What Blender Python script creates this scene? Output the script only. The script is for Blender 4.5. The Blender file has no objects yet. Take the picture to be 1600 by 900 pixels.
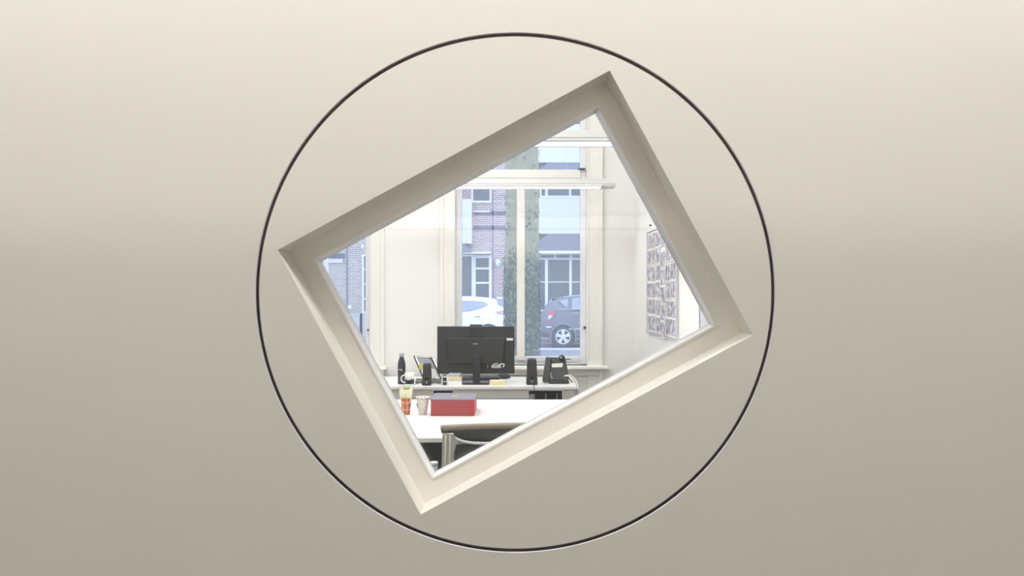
import bpy, bmesh, math, random
from mathutils import Vector, Matrix

random.seed(7)
scene = bpy.context.scene
COL = scene.collection

# ------------------------------------------------------------------ camera
F, CX, CY, H = 1250.0, 805.0, 457.0, 1.37      # focal length and vanishing point in pixels, eye height in metres
cam_d = bpy.data.cameras.new('camera')
cam_d.sensor_width = 36.0
cam_d.lens = 36.0 * F / 1600.0
cam_d.shift_x = -(CX - 800.0) / 1600.0
cam_d.shift_y = (CY - 450.0) / 1600.0
cam_d.clip_start = 0.05
cam_d.clip_end = 300
cam = bpy.data.objects.new('camera', cam_d)
COL.objects.link(cam)
cam.location = (0, 0, H)
cam.rotation_euler = (math.pi / 2, 0, 0)
scene.camera = cam

# ------------------------------------------------------------------ sky, exposure
SKY = 2.8                    # overcast daylight
world = bpy.data.worlds.new('overcast_sky')
scene.world = world
world.use_nodes = True
wb = world.node_tree.nodes['Background']
wb.inputs[0].default_value = (0.68, 0.80, 1.0, 1)
wb.inputs[1].default_value = SKY
PENDANT_E, ADDED_PANEL_E, CORRIDOR_E, ADDED_STRIP_E = 5.5, 9.2, 42.0, 51.0
vs = scene.view_settings
vs.view_transform = 'Standard'
vs.look = 'None'
vs.gamma = 1.0
vs.use_curve_mapping = False
vs.exposure = 0.0
scene.cycles.use_denoising = True
scene.cycles.max_bounces = 10
scene.cycles.diffuse_bounces = 5
scene.cycles.transparent_max_bounces = 12
scene.cycles.sample_clamp_indirect = 6.0


# ------------------------------------------------------------------ helpers
def at(px, py, Y):
    """point at real depth Y that the photograph shows at (px, py)"""
    return Vector(((px - CX) / F * Y, Y, H - (py - CY) / F * Y))


def X(px, Y): return (px - CX) / F * Y
def Z(py, Y): return H - (py - CY) / F * Y


def lin(c):
    return tuple((v / 255 / 12.92) if v / 255 <= 0.04045 else ((v / 255 + 0.055) / 1.055) ** 2.4 for v in c) + (1,)


MATS = {}


def mat(name, rgb, rough=0.6, metal=0.0, spec=0.5, noise=0.0, nscale=40.0, bump=0.0, emit=None, es=0.0, coat=0.0):
    if name in MATS:
        return MATS[name]
    m = bpy.data.materials.new(name)
    m.use_nodes = True
    nt = m.node_tree
    b = nt.nodes['Principled BSDF']
    b.inputs['Base Color'].default_value = lin(rgb)
    b.inputs['Roughness'].default_value = rough
    b.inputs['Metallic'].default_value = metal
    b.inputs['Specular IOR Level'].default_value = spec
    b.inputs['Coat Weight'].default_value = coat
    if noise or bump:
        tc = nt.nodes.new('ShaderNodeTexCoord')
        n = nt.nodes.new('ShaderNodeTexNoise')
        n.inputs['Scale'].default_value = nscale
        n.inputs['Detail'].default_value = 4
        nt.links.new(tc.outputs['Object'], n.inputs['Vector'])
        if noise:
            mx = nt.nodes.new('ShaderNodeMix')
            mx.data_type = 'RGBA'
            c = lin(rgb)
            mx.inputs[6].default_value = tuple(v * (1 - noise) for v in c[:3]) + (1,)
            mx.inputs[7].default_value = tuple(min(1, v * (1 + noise)) for v in c[:3]) + (1,)
            nt.links.new(n.outputs['Fac'], mx.inputs[0])
            nt.links.new(mx.outputs[2], b.inputs['Base Color'])
        if bump:
            bp = nt.nodes.new('ShaderNodeBump')
            bp.inputs['Strength'].default_value = bump
            bp.inputs['Distance'].default_value = 0.002
            nt.links.new(n.outputs['Fac'], bp.inputs['Height'])
            nt.links.new(bp.outputs['Normal'], b.inputs['Normal'])
    if emit:
        b.inputs['Emission Color'].default_value = lin(emit)
        b.inputs['Emission Strength'].default_value = es
    MATS[name] = m
    return m


def glass_mat(name, tint=(1, 1, 1), ior=1.5, gloss_rough=0.0):
    """clear pane: transmits straight, mirrors by Fresnel on both faces"""
    m = bpy.data.materials.new(name)
    m.use_nodes = True
    nt = m.node_tree
    nt.nodes.clear()
    o = nt.nodes.new('ShaderNodeOutputMaterial')
    mx = nt.nodes.new('ShaderNodeMixShader')
    t = nt.nodes.new('ShaderNodeBsdfTransparent')
    g = nt.nodes.new('ShaderNodeBsdfGlossy')
    f = nt.nodes.new('ShaderNodeFresnel')
    f.inputs['IOR'].default_value = ior
    t.inputs[0].default_value = tint + (1,)
    g.inputs['Roughness'].default_value = gloss_rough
    nt.links.new(f.outputs[0], mx.inputs[0])
    nt.links.new(t.outputs[0], mx.inputs[1])
    nt.links.new(g.outputs[0], mx.inputs[2])
    nt.links.new(mx.outputs[0], o.inputs[0])
    MATS[name] = m
    return m


def smooth(pts, n=6):
    p = [Vector(q) for q in pts]
    p = [p[0]] + p + [p[-1]]
    out = []
    for i in range(1, len(p) - 2):
        for k in range(n):
            t = k / n
            out.append(.5 * ((2 * p[i]) + (p[i + 1] - p[i - 1]) * t + (2 * p[i - 1] - 5 * p[i] + 4 * p[i + 1] - p[i + 2]) * t * t + (3 * p[i] - p[i - 1] - 3 * p[i + 1] + p[i + 2]) * t ** 3))
    return out + [p[-2]]


class MB:
    """mesh collector"""

    def __init__(self):
        self.v, self.f, self.m, self.s = [], [], [], []

    def add(self, vs, fs, mi=0, smooth=False):
        o = len(self.v)
        self.v += [tuple(p) for p in vs]
        for f in fs:
            self.f.append([i + o for i in f])
            self.m.append(mi)
            self.s.append(smooth)
        return self

    def box(self, x0, x1, y0, y1, z0, z1, mi=0, mtx=None):
        vs = [Vector(p) for p in ((x0, y0, z0), (x1, y0, z0), (x1, y1, z0), (x0, y1, z0),
                                  (x0, y0, z1), (x1, y0, z1), (x1, y1, z1), (x0, y1, z1))]
        if mtx:
            vs = [mtx @ p for p in vs]
        return self.add(vs, [(0, 3, 2, 1), (4, 5, 6, 7), (0, 1, 5, 4), (1, 2, 6, 5), (2, 3, 7, 6), (3, 0, 4, 7)], mi)

    def hexa(self, lo, hi, mi=0):
        """prism between two matching loops"""
        n = len(lo)
        fs = [tuple(range(n - 1, -1, -1)), tuple(range(n, 2 * n))]
        fs += [(i, (i + 1) % n, n + (i + 1) % n, n + i) for i in range(n)]
        return self.add(list(lo) + list(hi), fs, mi)

    def prism_y(self, pts, y0, y1, mi=0):
        """polygon in X, Z extruded along Y"""
        return self.hexa([Vector((p[0], y0, p[1])) for p in pts], [Vector((p[0], y1, p[1])) for p in pts], mi)

    def prism_x(self, pts, x0, x1, mi=0):
        return self.hexa([Vector((x0, p[0], p[1])) for p in pts], [Vector((x1, p[0], p[1])) for p in pts], mi)

    def lathe(self, prof, n=32, c=(0, 0, 0), mi=0, caps=True, axis='Z'):
        """profile of (radius, height) turned about an axis"""
        c = Vector(c)
        vs = []
        for r, h in prof:
            for i in range(n):
                a = 2 * math.pi * i / n
                p = (r * math.cos(a), r * math.sin(a), h)
                if axis == 'Y':
                    p = (r * math.cos(a), h, -r * math.sin(a))
                elif axis == 'X':
                    p = (h, r * math.cos(a), r * math.sin(a))
                vs.append(c + Vector(p))
        fs = []
        for k in range(len(prof) - 1):
            for i in range(n):
                j = (i + 1) % n
                fs.append((k * n + i, k * n + j, (k + 1) * n + j, (k + 1) * n + i))
        self.add(vs, fs, mi, True)
        if caps:
            m = len(prof) - 1
            self.add(vs[:n], [tuple(range(n - 1, -1, -1))], mi)
            self.add(vs[m * n:], [tuple(range(n))], mi)
        return self

    def tube(self, pts, r, n=8, mi=0):
        pts = [Vector(p) for p in pts]
        vs = []
        up = Vector((0.13, 0.31, 0.94)).normalized()
        for i, p in enumerate(pts):
            d = (pts[min(i + 1, len(pts) - 1)] - pts[max(i - 1, 0)]).normalized()
            a = d.cross(up)
            if a.length < 1e-3:
                a = d.cross(Vector((1, 0, 0)))
            a.normalize()
            b = d.cross(a)
            rr = r[i] if isinstance(r, (list, tuple)) else r
            for k in range(n):
                t = 2 * math.pi * k / n
                vs.append(p + a * rr * math.cos(t) + b * rr * math.sin(t))
        fs = []
        for i in range(len(pts) - 1):
            for k in range(n):
                j = (k + 1) % n
                fs.append((i * n + k, i * n + j, (i + 1) * n + j, (i + 1) * n + k))
        fs.append(tuple(range(n - 1, -1, -1)))
        fs.append(tuple((len(pts) - 1) * n + k for k in range(n)))
        return self.add(vs, fs, mi, True)

    def build(self, name, mats, parent=None, bevel=0.0, seg=2, subsurf=0, loc=None):
        me = bpy.data.meshes.new(name)
        org = Vector((0, 0, 0))
        if loc is not None:
            org = Vector(loc)
        elif parent is not None:
            q = parent
            while q is not None and not q.get('abs'):
                q = q.parent
            org = q.location.copy() if q is not None else org
        me.from_pydata([tuple(Vector(p) - org) for p in self.v], [], self.f)
        bm = bmesh.new()
        bm.from_mesh(me)
        bmesh.ops.remove_doubles(bm, verts=bm.verts, dist=1e-6)
        bmesh.ops.recalc_face_normals(bm, faces=bm.faces)
        bm.to_mesh(me)
        bm.free()
        if len(me.polygons) == len(self.f):
            for p, mi, s in zip(me.polygons, self.m, self.s):
                p.material_index = mi
                p.use_smooth = s
        for m in (mats if isinstance(mats, (list, tuple)) else [mats]):
            me.materials.append(m)
        o = bpy.data.objects.new(name, me)
        COL.objects.link(o)
        if loc is not None:
            o.location = loc
        if parent is not None:
            o.parent = parent
        if bevel:
            b = o.modifiers.new('bevel', 'BEVEL')
            b.width = bevel
            b.segments = seg
            b.limit_method = 'ANGLE'
            b.angle_limit = math.radians(40)
        if subsurf:
            s = o.modifiers.new('subsurf', 'SUBSURF')
            s.levels = s.render_levels = subsurf
            for p in me.polygons:
                p.use_smooth = True
        return o


def tag(o, label=None, cat=None, group=None, kind=None):
    if label: o['label'] = label
    if cat: o['category'] = cat
    if group: o['group'] = group
    if kind: o['kind'] = kind
    return o


def empty(name, loc, rz=0.0, label=None, cat=None, group=None, kind=None):
    o = bpy.data.objects.new(name, None)
    COL.objects.link(o)
    o.empty_display_size = 0.05
    o.location = loc
    o.rotation_euler = (0, 0, rz)
    o.matrix_world = Matrix.Translation(Vector(loc)) @ Matrix.Rotation(rz, 4, 'Z')
    return tag(o, label, cat, group, kind)


def world_empty(name, loc, **k):
    """an Empty whose parts are written in world coordinates"""
    o = empty(name, loc, **k)
    o['abs'] = 1
    return o


def interp(tab, x, k):
    for a, b in zip(tab, tab[1:]):
        if a[0] <= x <= b[0]:
            t = (x - a[0]) / (b[0] - a[0])
            return a[k] + (b[k] - a[k]) * t
    return tab[0][k] if x < tab[0][0] else tab[-1][k]


# ------------------------------------------------------------------ materials
M_wall = mat('cream_wall_paint', (233, 229, 220), 0.62, spec=0.3, noise=0.012, nscale=3, bump=0.05)
M_disc = mat('cream_disc_paint', (233, 229, 220), 0.6, spec=0.3, noise=0.01, nscale=3, bump=0.04)
M_frame = mat('cream_frame_paint', (240, 236, 227), 0.45, spec=0.4)
M_bead = mat('white_bead_paint', (248, 247, 244), 0.4)
M_seal = mat('dark_gap_seal', (128, 120, 115), 0.7)
M_rim = mat('pale_metal_rim', (226, 226, 228), 0.35)
M_office = mat('office_wall_paint', (238, 236, 232), 0.6, spec=0.3)
M_white = mat('white_paint', (240, 240, 242), 0.4)
M_joinery = mat('cream_joinery_paint', (238, 235, 228), 0.42)
M_sash = mat('sash_paint', (236, 236, 240), 0.35)
M_ceil = mat('ceiling_paint', (240, 239, 236), 0.7)
M_carpet = mat('grey_carpet', (70, 70, 72), 0.95, noise=0.2, nscale=200)
M_corfloor = mat('corridor_floor', (126, 124, 121), 0.5, noise=0.05, nscale=10)
M_desk = mat('white_laminate', (244, 243, 240), 0.32)
M_deskedge = mat('desk_edge', (214, 208, 196), 0.5)
M_modesty = mat('greige_panel', (205, 201, 190), 0.6)
M_black = mat('black_plastic', (42, 42, 43), 0.45)
M_black2 = mat('black_gloss', (36, 37, 40), 0.25)
M_dkgrey = mat('dark_grey_plastic', (62, 63, 65), 0.5)
M_alu = mat('brushed_aluminium', (188, 187, 178), 0.35, metal=0.85)
M_silver = mat('silver_plastic', (200, 202, 206), 0.35, metal=0.3)
M_paper = mat('white_paper', (240, 239, 234), 0.8)
M_yellow = mat('yellow_note', (240, 228, 170), 0.8)
M_cable = mat('white_cable', (238, 236, 228), 0.5)
M_lens = mat('pendant_light_lens', (255, 255, 255), 0.4, emit=(255, 251, 244), es=PENDANT_E)
M_lamp = mat('added_panel_lens', (255, 255, 255), 0.4, emit=(252, 253, 255), es=ADDED_PANEL_E)
M_corlamp = mat('corridor_lamp_lens', (255, 255, 255), 0.4, emit=(253, 253, 254), es=CORRIDOR_E)
M_strip = mat('added_strip_lens', (255, 255, 255), 0.4, emit=(255, 248, 236), es=ADDED_STRIP_E)
M_pane = glass_mat('clear_pane')
M_pane_out = glass_mat('facade_pane', (0.97, 0.985, 1.0))
_nt = M_pane_out.node_tree                      # pale scatter mixed in, standing in for the veil of reflections on the glass
_out = [n_ for n_ in _nt.nodes if n_.type == 'OUTPUT_MATERIAL'][0]
_prev = _out.inputs[0].links[0].from_socket
_tl = _nt.nodes.new('ShaderNodeBsdfTranslucent')
_tl.inputs[0].default_value = (.92, .95, 1, 1)
_mx = _nt.nodes.new('ShaderNodeMixShader')
_mx.inputs[0].default_value = 0.085
_nt.links.new(_prev, _mx.inputs[1])
_nt.links.new(_tl.outputs[0], _mx.inputs[2])
_nt.links.new(_mx.outputs[0], _out.inputs[0])

# ------------------------------------------------------------------ the disc wall
DW = 1.90                      # camera to wall face
DB = 2.068                     # back face of wall
CEIL_C, CEIL_O = 3.6, 3.5
RD = 403.0 / F * DW
R_disc, R_hole = RD - 0.0044, RD + 0.0040
ROT = math.radians(28.4)
RW, RH = 0.4484, 0.3572        # half size of the tilted recess
GW, GH = 0.4009, 0.3086        # half size of the glazed opening
D_FR = 2.0                     # depth of the frame face
D_GL = 2.056                   # depth of the glass


def rect_ray(a, hw, hh, rot, cz=0.0, z0=None, z1=None):
    """where a ray at angle a from the centre meets a rotated rectangle"""
    b = a - rot
    c, s = math.cos(b), math.sin(b)
    t = min(hw / abs(c) if abs(c) > 1e-9 else 1e9, hh / abs(s) if abs(s) > 1e-9 else 1e9)
    return Vector((t * math.cos(a), t * math.sin(a)))


def disc_angles(extra):
    a = [2 * math.pi * i / 240 for i in range(240)]
    a += [e % (2 * math.pi) for e in extra]
    return sorted(set(round(v, 6) for v in a))


corn = [ROT + math.atan2(sy * RH, sx * RW) for sx in (1, -1) for sy in (1, -1)]
corn2 = [ROT + math.atan2(sy * GH, sx * GW) for sx in (1, -1) for sy in (1, -1)]


def ring_surface(mb, outer, inner, flip=False, mi=0, smooth=False):
    n = len(outer)
    vs = list(outer) + list(inner)
    fs = [(i, (i + 1) % n, n + (i + 1) % n, n + i) for i in range(n)]
    mb.add(vs, fs, mi, smooth)


def P3(p, y):
    return Vector((p.x, y, H + p.y))


# wall with round hole
WX0, WX1 = -3.6, 3.6
ang = disc_angles([math.atan2(z, x) for x in (WX0, WX1) for z in (-H, CEIL_C + 0.1 - H)])
hole = [Vector((R_hole * math.cos(a), R_hole * math.sin(a))) for a in ang]


def wall_ray(a):
    c, s = math.cos(a), math.sin(a)
    ts = []
    if c > 1e-9: ts.append(WX1 / c)
    if c < -1e-9: ts.append(WX0 / c)
    if s > 1e-9: ts.append((CEIL_C + 0.1 - H) / s)
    if s < -1e-9: ts.append(-H / s)
    t = min(ts)
    return Vector((t * c, t * s))


outer = [wall_ray(a) for a in ang]
chf = 0.0016
hole_f = [p * ((R_hole + chf) / R_hole) for p in hole]
mb = MB()
ring_surface(mb, [P3(p, DW) for p in outer], [P3(p, DW) for p in hole_f])
ring_surface(mb, [P3(p, DB) for p in outer], [P3(p, DB) for p in hole_f])
ring_surface(mb, [P3(p, DW) for p in outer], [P3(p, DB) for p in outer])
ring_surface(mb, [P3(p, DW) for p in hole_f], [P3(p, DB) for p in hole_f])
wall_front = tag(mb.build('wall_front', M_wall), 'cream painted partition wall around the round window disc', kind='structure')
mb = MB()
ring_surface(mb, [P3(p, DW - 0.0002) for p in hole_f], [P3(p, DW + chf * 0.9) for p in hole])
ring_surface(mb, [P3(p, DW + chf * 0.9) for p in hole], [P3(p, DW + 0.006) for p in hole])
mb.build('hole_rim', M_rim, wall_front)
mb = MB()
hs = [p * ((R_hole + 0.0004) / R_hole) for p in hole]
ring_surface(mb, [P3(p, DW + 0.004) for p in hs], [P3(p, DW + 0.013) for p in hs])
hd = [p * (R_disc / R_hole) for p in hole]
ring_surface(mb, [P3(p, DW + 0.013) for p in hs], [P3(p, DW + 0.013) for p in hd])
mb.build('gap_seal', M_seal, wall_front)

# the disc itself
disc = world_empty('window_disc', (0, DW, H), label='round cream wall disc holding the tilted rectangular window, ringed by a dark gap', cat='window', kind='thing')
ang = disc_angles(corn + corn2)
circ = [Vector((R_disc * math.cos(a), R_disc * math.sin(a))) for a in ang]
rec = [rect_ray(a, RW, RH, ROT) for a in ang]
gl = [rect_ray(a, GW, GH, ROT) for a in ang]
mb = MB()
ring_surface(mb, [P3(p, DW) for p in circ], [P3(p, DW) for p in rec])
ring_surface(mb, [P3(p, DW) for p in rec], [P3(p, D_FR) for p in rec])
ring_surface(mb, [P3(p, DW) for p in circ], [P3(p, DB) for p in circ], mi=1)
ring_surface(mb, [P3(p, DB) for p in circ], [P3(p, DB) for p in gl])
mb.build('disc_panel', [M_disc, M_seal], disc)
mb = MB()
gl_o = [rect_ray(a, GW + 0.004, GH + 0.004, ROT) for a in ang]
ring_surface(mb, [P3(p, D_FR) for p in rec], [P3(p, D_FR) for p in gl_o])
ring_surface(mb, [P3(p, D_FR) for p in gl_o], [P3(p, DB) for p in gl_o])
ring_surface(mb, [P3(p, D_FR + 0.03) for p in rec], [P3(p, D_FR + 0.03) for p in gl_o])
ring_surface(mb, [P3(p, D_FR) for p in rec], [P3(p, D_FR + 0.03) for p in rec])
mb.build('window_frame', M_frame, disc)


def rot2(x, z):
    return Vector((x * math.cos(ROT) - z * math.sin(ROT), x * math.sin(ROT) + z * math.cos(ROT)))


cs_o = [(-GW - .004, -GH - .004), (GW + .004, -GH - .004), (GW + .004, GH + .004), (-GW - .004, GH + .004)]
cs_i = [(-GW, -GH), (GW, -GH), (GW, GH), (-GW, GH)]
cs_g = [(-GW + .006, -GH + .006), (GW - .006, -GH + .006), (GW - .006, GH - .006), (-GW + .006, GH - .006)]
for k in range(4):
    j = (k + 1) % 4
    mb = MB()
    g = 0.0006
    o1, o2, i1, i2 = [Vector(rot2(*p)) for p in (cs_o[k], cs_o[j], cs_i[k], cs_i[j])]
    t = (i2 - i1).normalized() * g
    o1, i1, o2, i2 = o1 + t, i1 + t, o2 - t, i2 - t
    mb.hexa([P3(o1, D_FR - .002), P3(o2, D_FR - .002), P3(i2, D_FR - .002), P3(i1, D_FR - .002)],
            [P3(o1, DB), P3(o2, DB), P3(i2, DB), P3(i1, DB)])
    mb.build('glazing_bead', M_bead, disc)
mb = MB()
pq = [rot2(*p) for p in cs_i]
mb.hexa([P3(p, D_GL) for p in pq], [P3(p, D_GL + 0.006) for p in pq])
mb.build('window_pane', M_pane, disc)

# ------------------------------------------------------------------ the room the camera stands in
tag(MB().box(WX0, WX1, -5.2, DW, -0.1, 0).build('floor_corridor', M_corfloor), 'dark floor on the near side of the round window wall', kind='structure')
tag(MB().box(WX0, WX1, -5.2, DW, CEIL_C, CEIL_C + 0.1).build('ceiling_corridor', M_ceil), 'white ceiling on the near side of the round window wall', kind='structure')
tag(MB().box(WX0 - .1, WX0, -5.2, DB, -0.1, CEIL_C + 0.1).build('wall_corridor_left', M_wall), 'cream side wall of the near room', kind='structure')
tag(MB().box(WX1, WX1 + .1, -5.2, DB, -0.1, CEIL_C + 0.1).build('wall_corridor_right', M_wall), 'cream opposite side wall of the near room', kind='structure')
tag(MB().box(WX0, WX1, -5.3, -5.2, -0.1, CEIL_C + 0.1).build('wall_behind', M_wall), 'cream wall behind the camera', kind='structure')
# unseen screen added behind the camera, shading the lower wall from the far strips
ws = world_empty('added_shade_screen', (0, -2.2, 0), label='added white shading screen with a dark top edge behind the camera', kind='structure')
MB().box(WX0, WX1, -2.4, -2.0, 0.0, 1.95).build('body', M_white, ws)
MB().box(WX0, WX1, -2.41, -1.98, 1.95, 1.99).build('coping', M_black, ws)
MB().box(WX0, WX1, -1.998, -1.985, 1.84, 1.866).build('dark_strip', M_black, ws)  # added with the coping for dark bands in the glass reflection

lc = world_empty('ceiling_lamp', (0, 1.3, CEIL_C), label='long linear lamp on the ceiling of the near room', cat='lamp')
MB().box(-2.45, 2.45, 1.21, 1.39, CEIL_C - .05, CEIL_C - .0).build('housing', M_white, lc)
MB().box(-2.4, 2.4, 1.23, 1.37, CEIL_C - .058, CEIL_C - .05).build('lens', M_corlamp, lc)
for sg, nm in ((-1, 'window disc left'), (1, 'window disc right')):  # unseen strips added to brighten the upper wall above the soft step
    lc = world_empty('added_strip_light', (sg * 2.4, -4, 2.24), label=f'thin added strip light beyond the shading screen, behind the camera on the {nm} side', cat='lamp', group='added strip lights behind the shading screen')
    x0, x1 = sorted((sg * 1.5, sg * 3.4))
    MB().box(x0, x1, -4.1, -4.02, 2.19, 2.29).build('housing', M_white, lc)
    MB().box(x0, x1, -4.02, -4.01, 2.2, 2.275).build('lens', M_strip, lc)
    for x in (sg * 1.8, sg * 3.1):
        MB().tube([(x, -4.06, 2.29), (x, -4.06, CEIL_C - .002)], .003, 6).build('suspension_wire', M_alu, lc)

# ------------------------------------------------------------------ the office beyond: shell
DF, DFW = 6.2, 6.30           # inner face of the far wall, plane of the window joinery
XR, XL = 0.925, -2.7
ST = -0.44                     # street level
tag(MB().box(XL, XR, DB, DF + .4, -0.1, 0).build('floor', M_carpet), 'dark grey carpet floor of the office', kind='structure')
tag(MB().box(XL, XR, DB, DF + .4, CEIL_O, CEIL_O + .1).build('ceiling', M_ceil), 'white office ceiling', kind='structure')
tag(MB().box(XR, XR + .15, DB, DF + .4, -0.1, CEIL_O + .1).build('wall_right', M_office), 'white office side wall with the photo board', kind='structure')
tag(MB().box(XL - .15, XL, DB, DF + .4, -0.1, CEIL_O + .1).build('wall_left', M_office), 'white office side wall on the hidden side', kind='structure')

m0, m1 = X(711, DF), X(917.5, DF)          # main window opening
l0, l1 = X(372, DF), X(579, DF)            # neighbouring window opening
zs, zt = Z(571, DF), 3.12
mb = MB()
for a, b in ((XL, l0), (l1, m0), (m1, XR)):
    mb.box(a, b, DF, DF + .4, -0.1, CEIL_O + .1)
for a, b in ((l0, l1), (m0, m1)):
    mb.box(a, b, DF, DF + .4, -0.1, zs)
    mb.box(a, b, DF, DF + .4, zt, CEIL_O + .1)
wall_back = tag(mb.build('wall_back', M_office), 'cream white window wall of the office', kind='structure')


def office_window(name, label, x0, x1, px_g0, px_m0, px_m1, px_g1):
    w = world_empty(name, ((x0 + x1) / 2, DFW, zs), label=label, kind='structure')
    Y0, Y1 = DFW, DFW + .055
    gx0, gx1 = X(px_g0, DFW), X(px_g1, DFW)
    mx0, mx1 = X(px_m0, DFW), X(px_m1, DFW)
    zb, ztr0, ztr1 = Z(557, DFW), Z(279, DFW), Z(265.5, DFW)
    MB().box(x0, gx0, Y0, Y1, zs, zt).build('jamb', M_sash, w, bevel=.004)
    MB().box(gx1, x1, Y0, Y1, zs, zt).build('jamb', M_sash, w, bevel=.004)
    MB().box(mx0, mx1, Y0 - .012, Y1, zs + .03, ztr0).build('mullion', M_joinery, w, bevel=.004)
    MB().box(gx0, gx1, Y0 - .02, Y1, ztr0, ztr1).build('transom', M_joinery, w, bevel=.005)
    MB().box(gx0, gx1, Y0, Y1, zs + .018, zb).build('bottom_rail', M_sash, w, bevel=.004)
    MB().box(gx0, gx1, Y0, Y1, zt - .06, zt).build('top_rail', M_sash, w, bevel=.004)
    MB().box(gx0, gx1, Y0 + .012, Y1, ztr0 - .035, ztr0 - .004).build('sash_top_rail', M_sash, w, bevel=.003)
    MB().box(x0, x1, Y0 + .004, Y1, zs, zs + .014).build('sill_bar', M_sash, w)
    MB().box(gx0, gx1, Y0 + .004, Y1 - .01, ztr0 - .006, ztr0 + .001).build('draught_gap', M_dkgrey, w)
    for a, b, c, d in ((gx0, mx0, zb, ztr0 - .035), (mx1, gx1, zb, ztr0 - .035), (gx0, gx1, ztr1, zt - .06)):
        MB().box(a, b, Y0 + .03, Y0 + .036, c, d).build('pane', M_pane_out, w)
    return w


w1 = office_window('window_1', 'tall white mullioned window behind the monitor with a transom light above', m0, m1, 721.5, 807.5, 820, 907)
w2 = office_window('window_2', 'tall white window beside the cream pier, mostly hidden by the tilted frame', l0, l1, 383, 468, 481, 571)
# ironmongery on the main window
MB().box(X(911.5, DFW), X(915.5, DFW), DFW - .012, DFW, Z(514, DFW), Z(510, DFW)).build('catch', M_dkgrey, w1)
MB().box(X(914.5, DFW), X(918, DFW), DFW - .014, DFW, Z(554, DFW), Z(545, DFW)).build('hinge', M_joinery, w1, bevel=.002)
MB().box(X(903, DFW), X(914, DFW), DFW - .03, DFW - .0, Z(265.4, DFW), Z(263.6, DFW)).build('hinge', M_dkgrey, w1)
MB().box(X(574, DFW), X(577, DFW), DFW - .02, DFW, Z(516.5, DFW), Z(514.5, DFW)).build('catch', M_dkgrey, w2)

# architraves, sills and aprons
n = 0


def trim(name, mbx, label, bevel=.003, m=M_joinery):
    return tag(mbx.build(name, m, bevel=bevel), label, kind='structure')


def architrave(i, a, b, label, flip):
    """flat casing with a raised back band on its outer edge and a thin inner bead"""
    mbx = MB().box(a, b, DF - .022, DF, 0.12, zt + .11)
    o0, o1 = (b - .026, b) if flip else (a, a + .026)
    mbx.box(o0, o1, DF - .036, DF - .022, 0.12, zt + .11)
    q0, q1 = (a, a + .012) if flip else (b - .012, b)
    mbx.box(q0, q1, DF - .028, DF - .022, 0.12, zt + .11)
    trim(f'trim_{i}', mbx, label)


architrave(1, X(688, DF), m0, 'cream architrave between pier panel and main window', False)
architrave(2, m1, X(941, DF), 'cream architrave between main window and side wall', True)
architrave(3, l1, X(601, DF), 'cream architrave beside the half hidden window', True)
trim('trim_4', MB().box(X(682, DF), X(950, DF), DF - .075, DFW, zs - .026, zs), 'white sill board of the main window', .006)
trim('trim_5', MB().box(l0 - .1, X(606, DF), DF - .075, DFW, zs - .026, zs), 'white sill board end of the half hidden window', .006)
trim('trim_6', MB().box(X(690, DF), X(942, DF), DF - .03, DF, zs - .075, zs - .026), 'cream apron board under the main sill', .003)
trim('trim_7', MB().box(XL, XR, DF - .02, DF, 0, .12), 'white skirting along the window wall', .004, M_white)
trim('trim_8', MB().box(X(690, DF), X(942, DF), DF - .012, DF, .14, Z(586, DF)), 'cream panel below the main window apron', .003)

# ------------------------------------------------------------------ lamps of the office
def pendant(Y, zc, x0, x1, label):
    """flared housing with a bright lens slot along its lower edge, hung on wires"""
    p = world_empty('pendant_lamp', ((x0 + x1) / 2, Y, zc), label=label, cat='lamp', group='linear pendants over the desks')
    h = .042
    b, t = .085, .045
    lo = [Vector((x0, Y - b, zc)), Vector((x1, Y - b, zc)), Vector((x1, Y + b, zc)), Vector((x0, Y + b, zc))]
    hi = [Vector((x0 + .075, Y - t, zc + h)), Vector((x1 - .075, Y - t, zc + h)), Vector((x1 - .075, Y + t, zc + h)), Vector((x0 + .075, Y + t, zc + h))]
    MB().hexa(lo, hi).build('housing', mat('pendant_enamel', (208, 206, 202), .4), p)
    for q in (-1, 1):          # glowing side diffusers, each closed by a dark lower lip
        y0, y1 = sorted((Y + q * (b - .004), Y + q * (b - .010)))
        MB().box(x0 + .10, x1 - .10, y0, y1, zc - .017, zc - .001).build('diffuser_edge', mat('diffuser_edge', (250, 250, 250), .4, emit=(255, 252, 246), es=.3), p)
        y0, y1 = sorted((Y + q * b, Y + q * (b - .012)))
        MB().box(x0 + .095, x1 - .095, y0, y1, zc - .022, zc - .017).build('lower_rim', mat('rim_grey', (150, 150, 152), .4), p)
    MB().box(x0 + .10, x1 - .10, Y - b + .012, Y + b - .012, zc - .004, zc - .0015).build('lens', M_lens, p)
    mbl = MB()
    for k in range(int((x1 - x0 - .2) / .045)):
        xx = x0 + .11 + k * .045
        mbl.box(xx, xx + .002, Y - b + .010, Y + b - .010, zc - .017, zc - .006)
    for q in (-.03, .0, .03):
        mbl.box(x0 + .10, x1 - .10, Y + q - .001, Y + q + .001, zc - .018, zc - .006)
    mbl.build('louvre', M_white, p)
    nb = MB()
    nb.box(x0, x1, Y - b - .001, Y - b + .006, zc - .0065, zc)
    nb.box(x0, x1, Y + b - .006, Y + b + .001, zc - .0065, zc)
    nb.build('rim', M_silver, p)
    for e0, e1 in ((x0 + .0, x0 + .10), (x1 - .10, x1 - .0)):
        MB().box(e0, e1, Y - b, Y + b, zc - .020, zc - .001).build('end_cap', mat('pendant_enamel', (208, 206, 202)), p)
    for xx in (x0 + .35, x1 - .35):
        MB().tube([(xx, Y, zc + h), (xx, Y, CEIL_O)], .0008, 6).build('suspension_wire', M_white, p)
    return p


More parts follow.
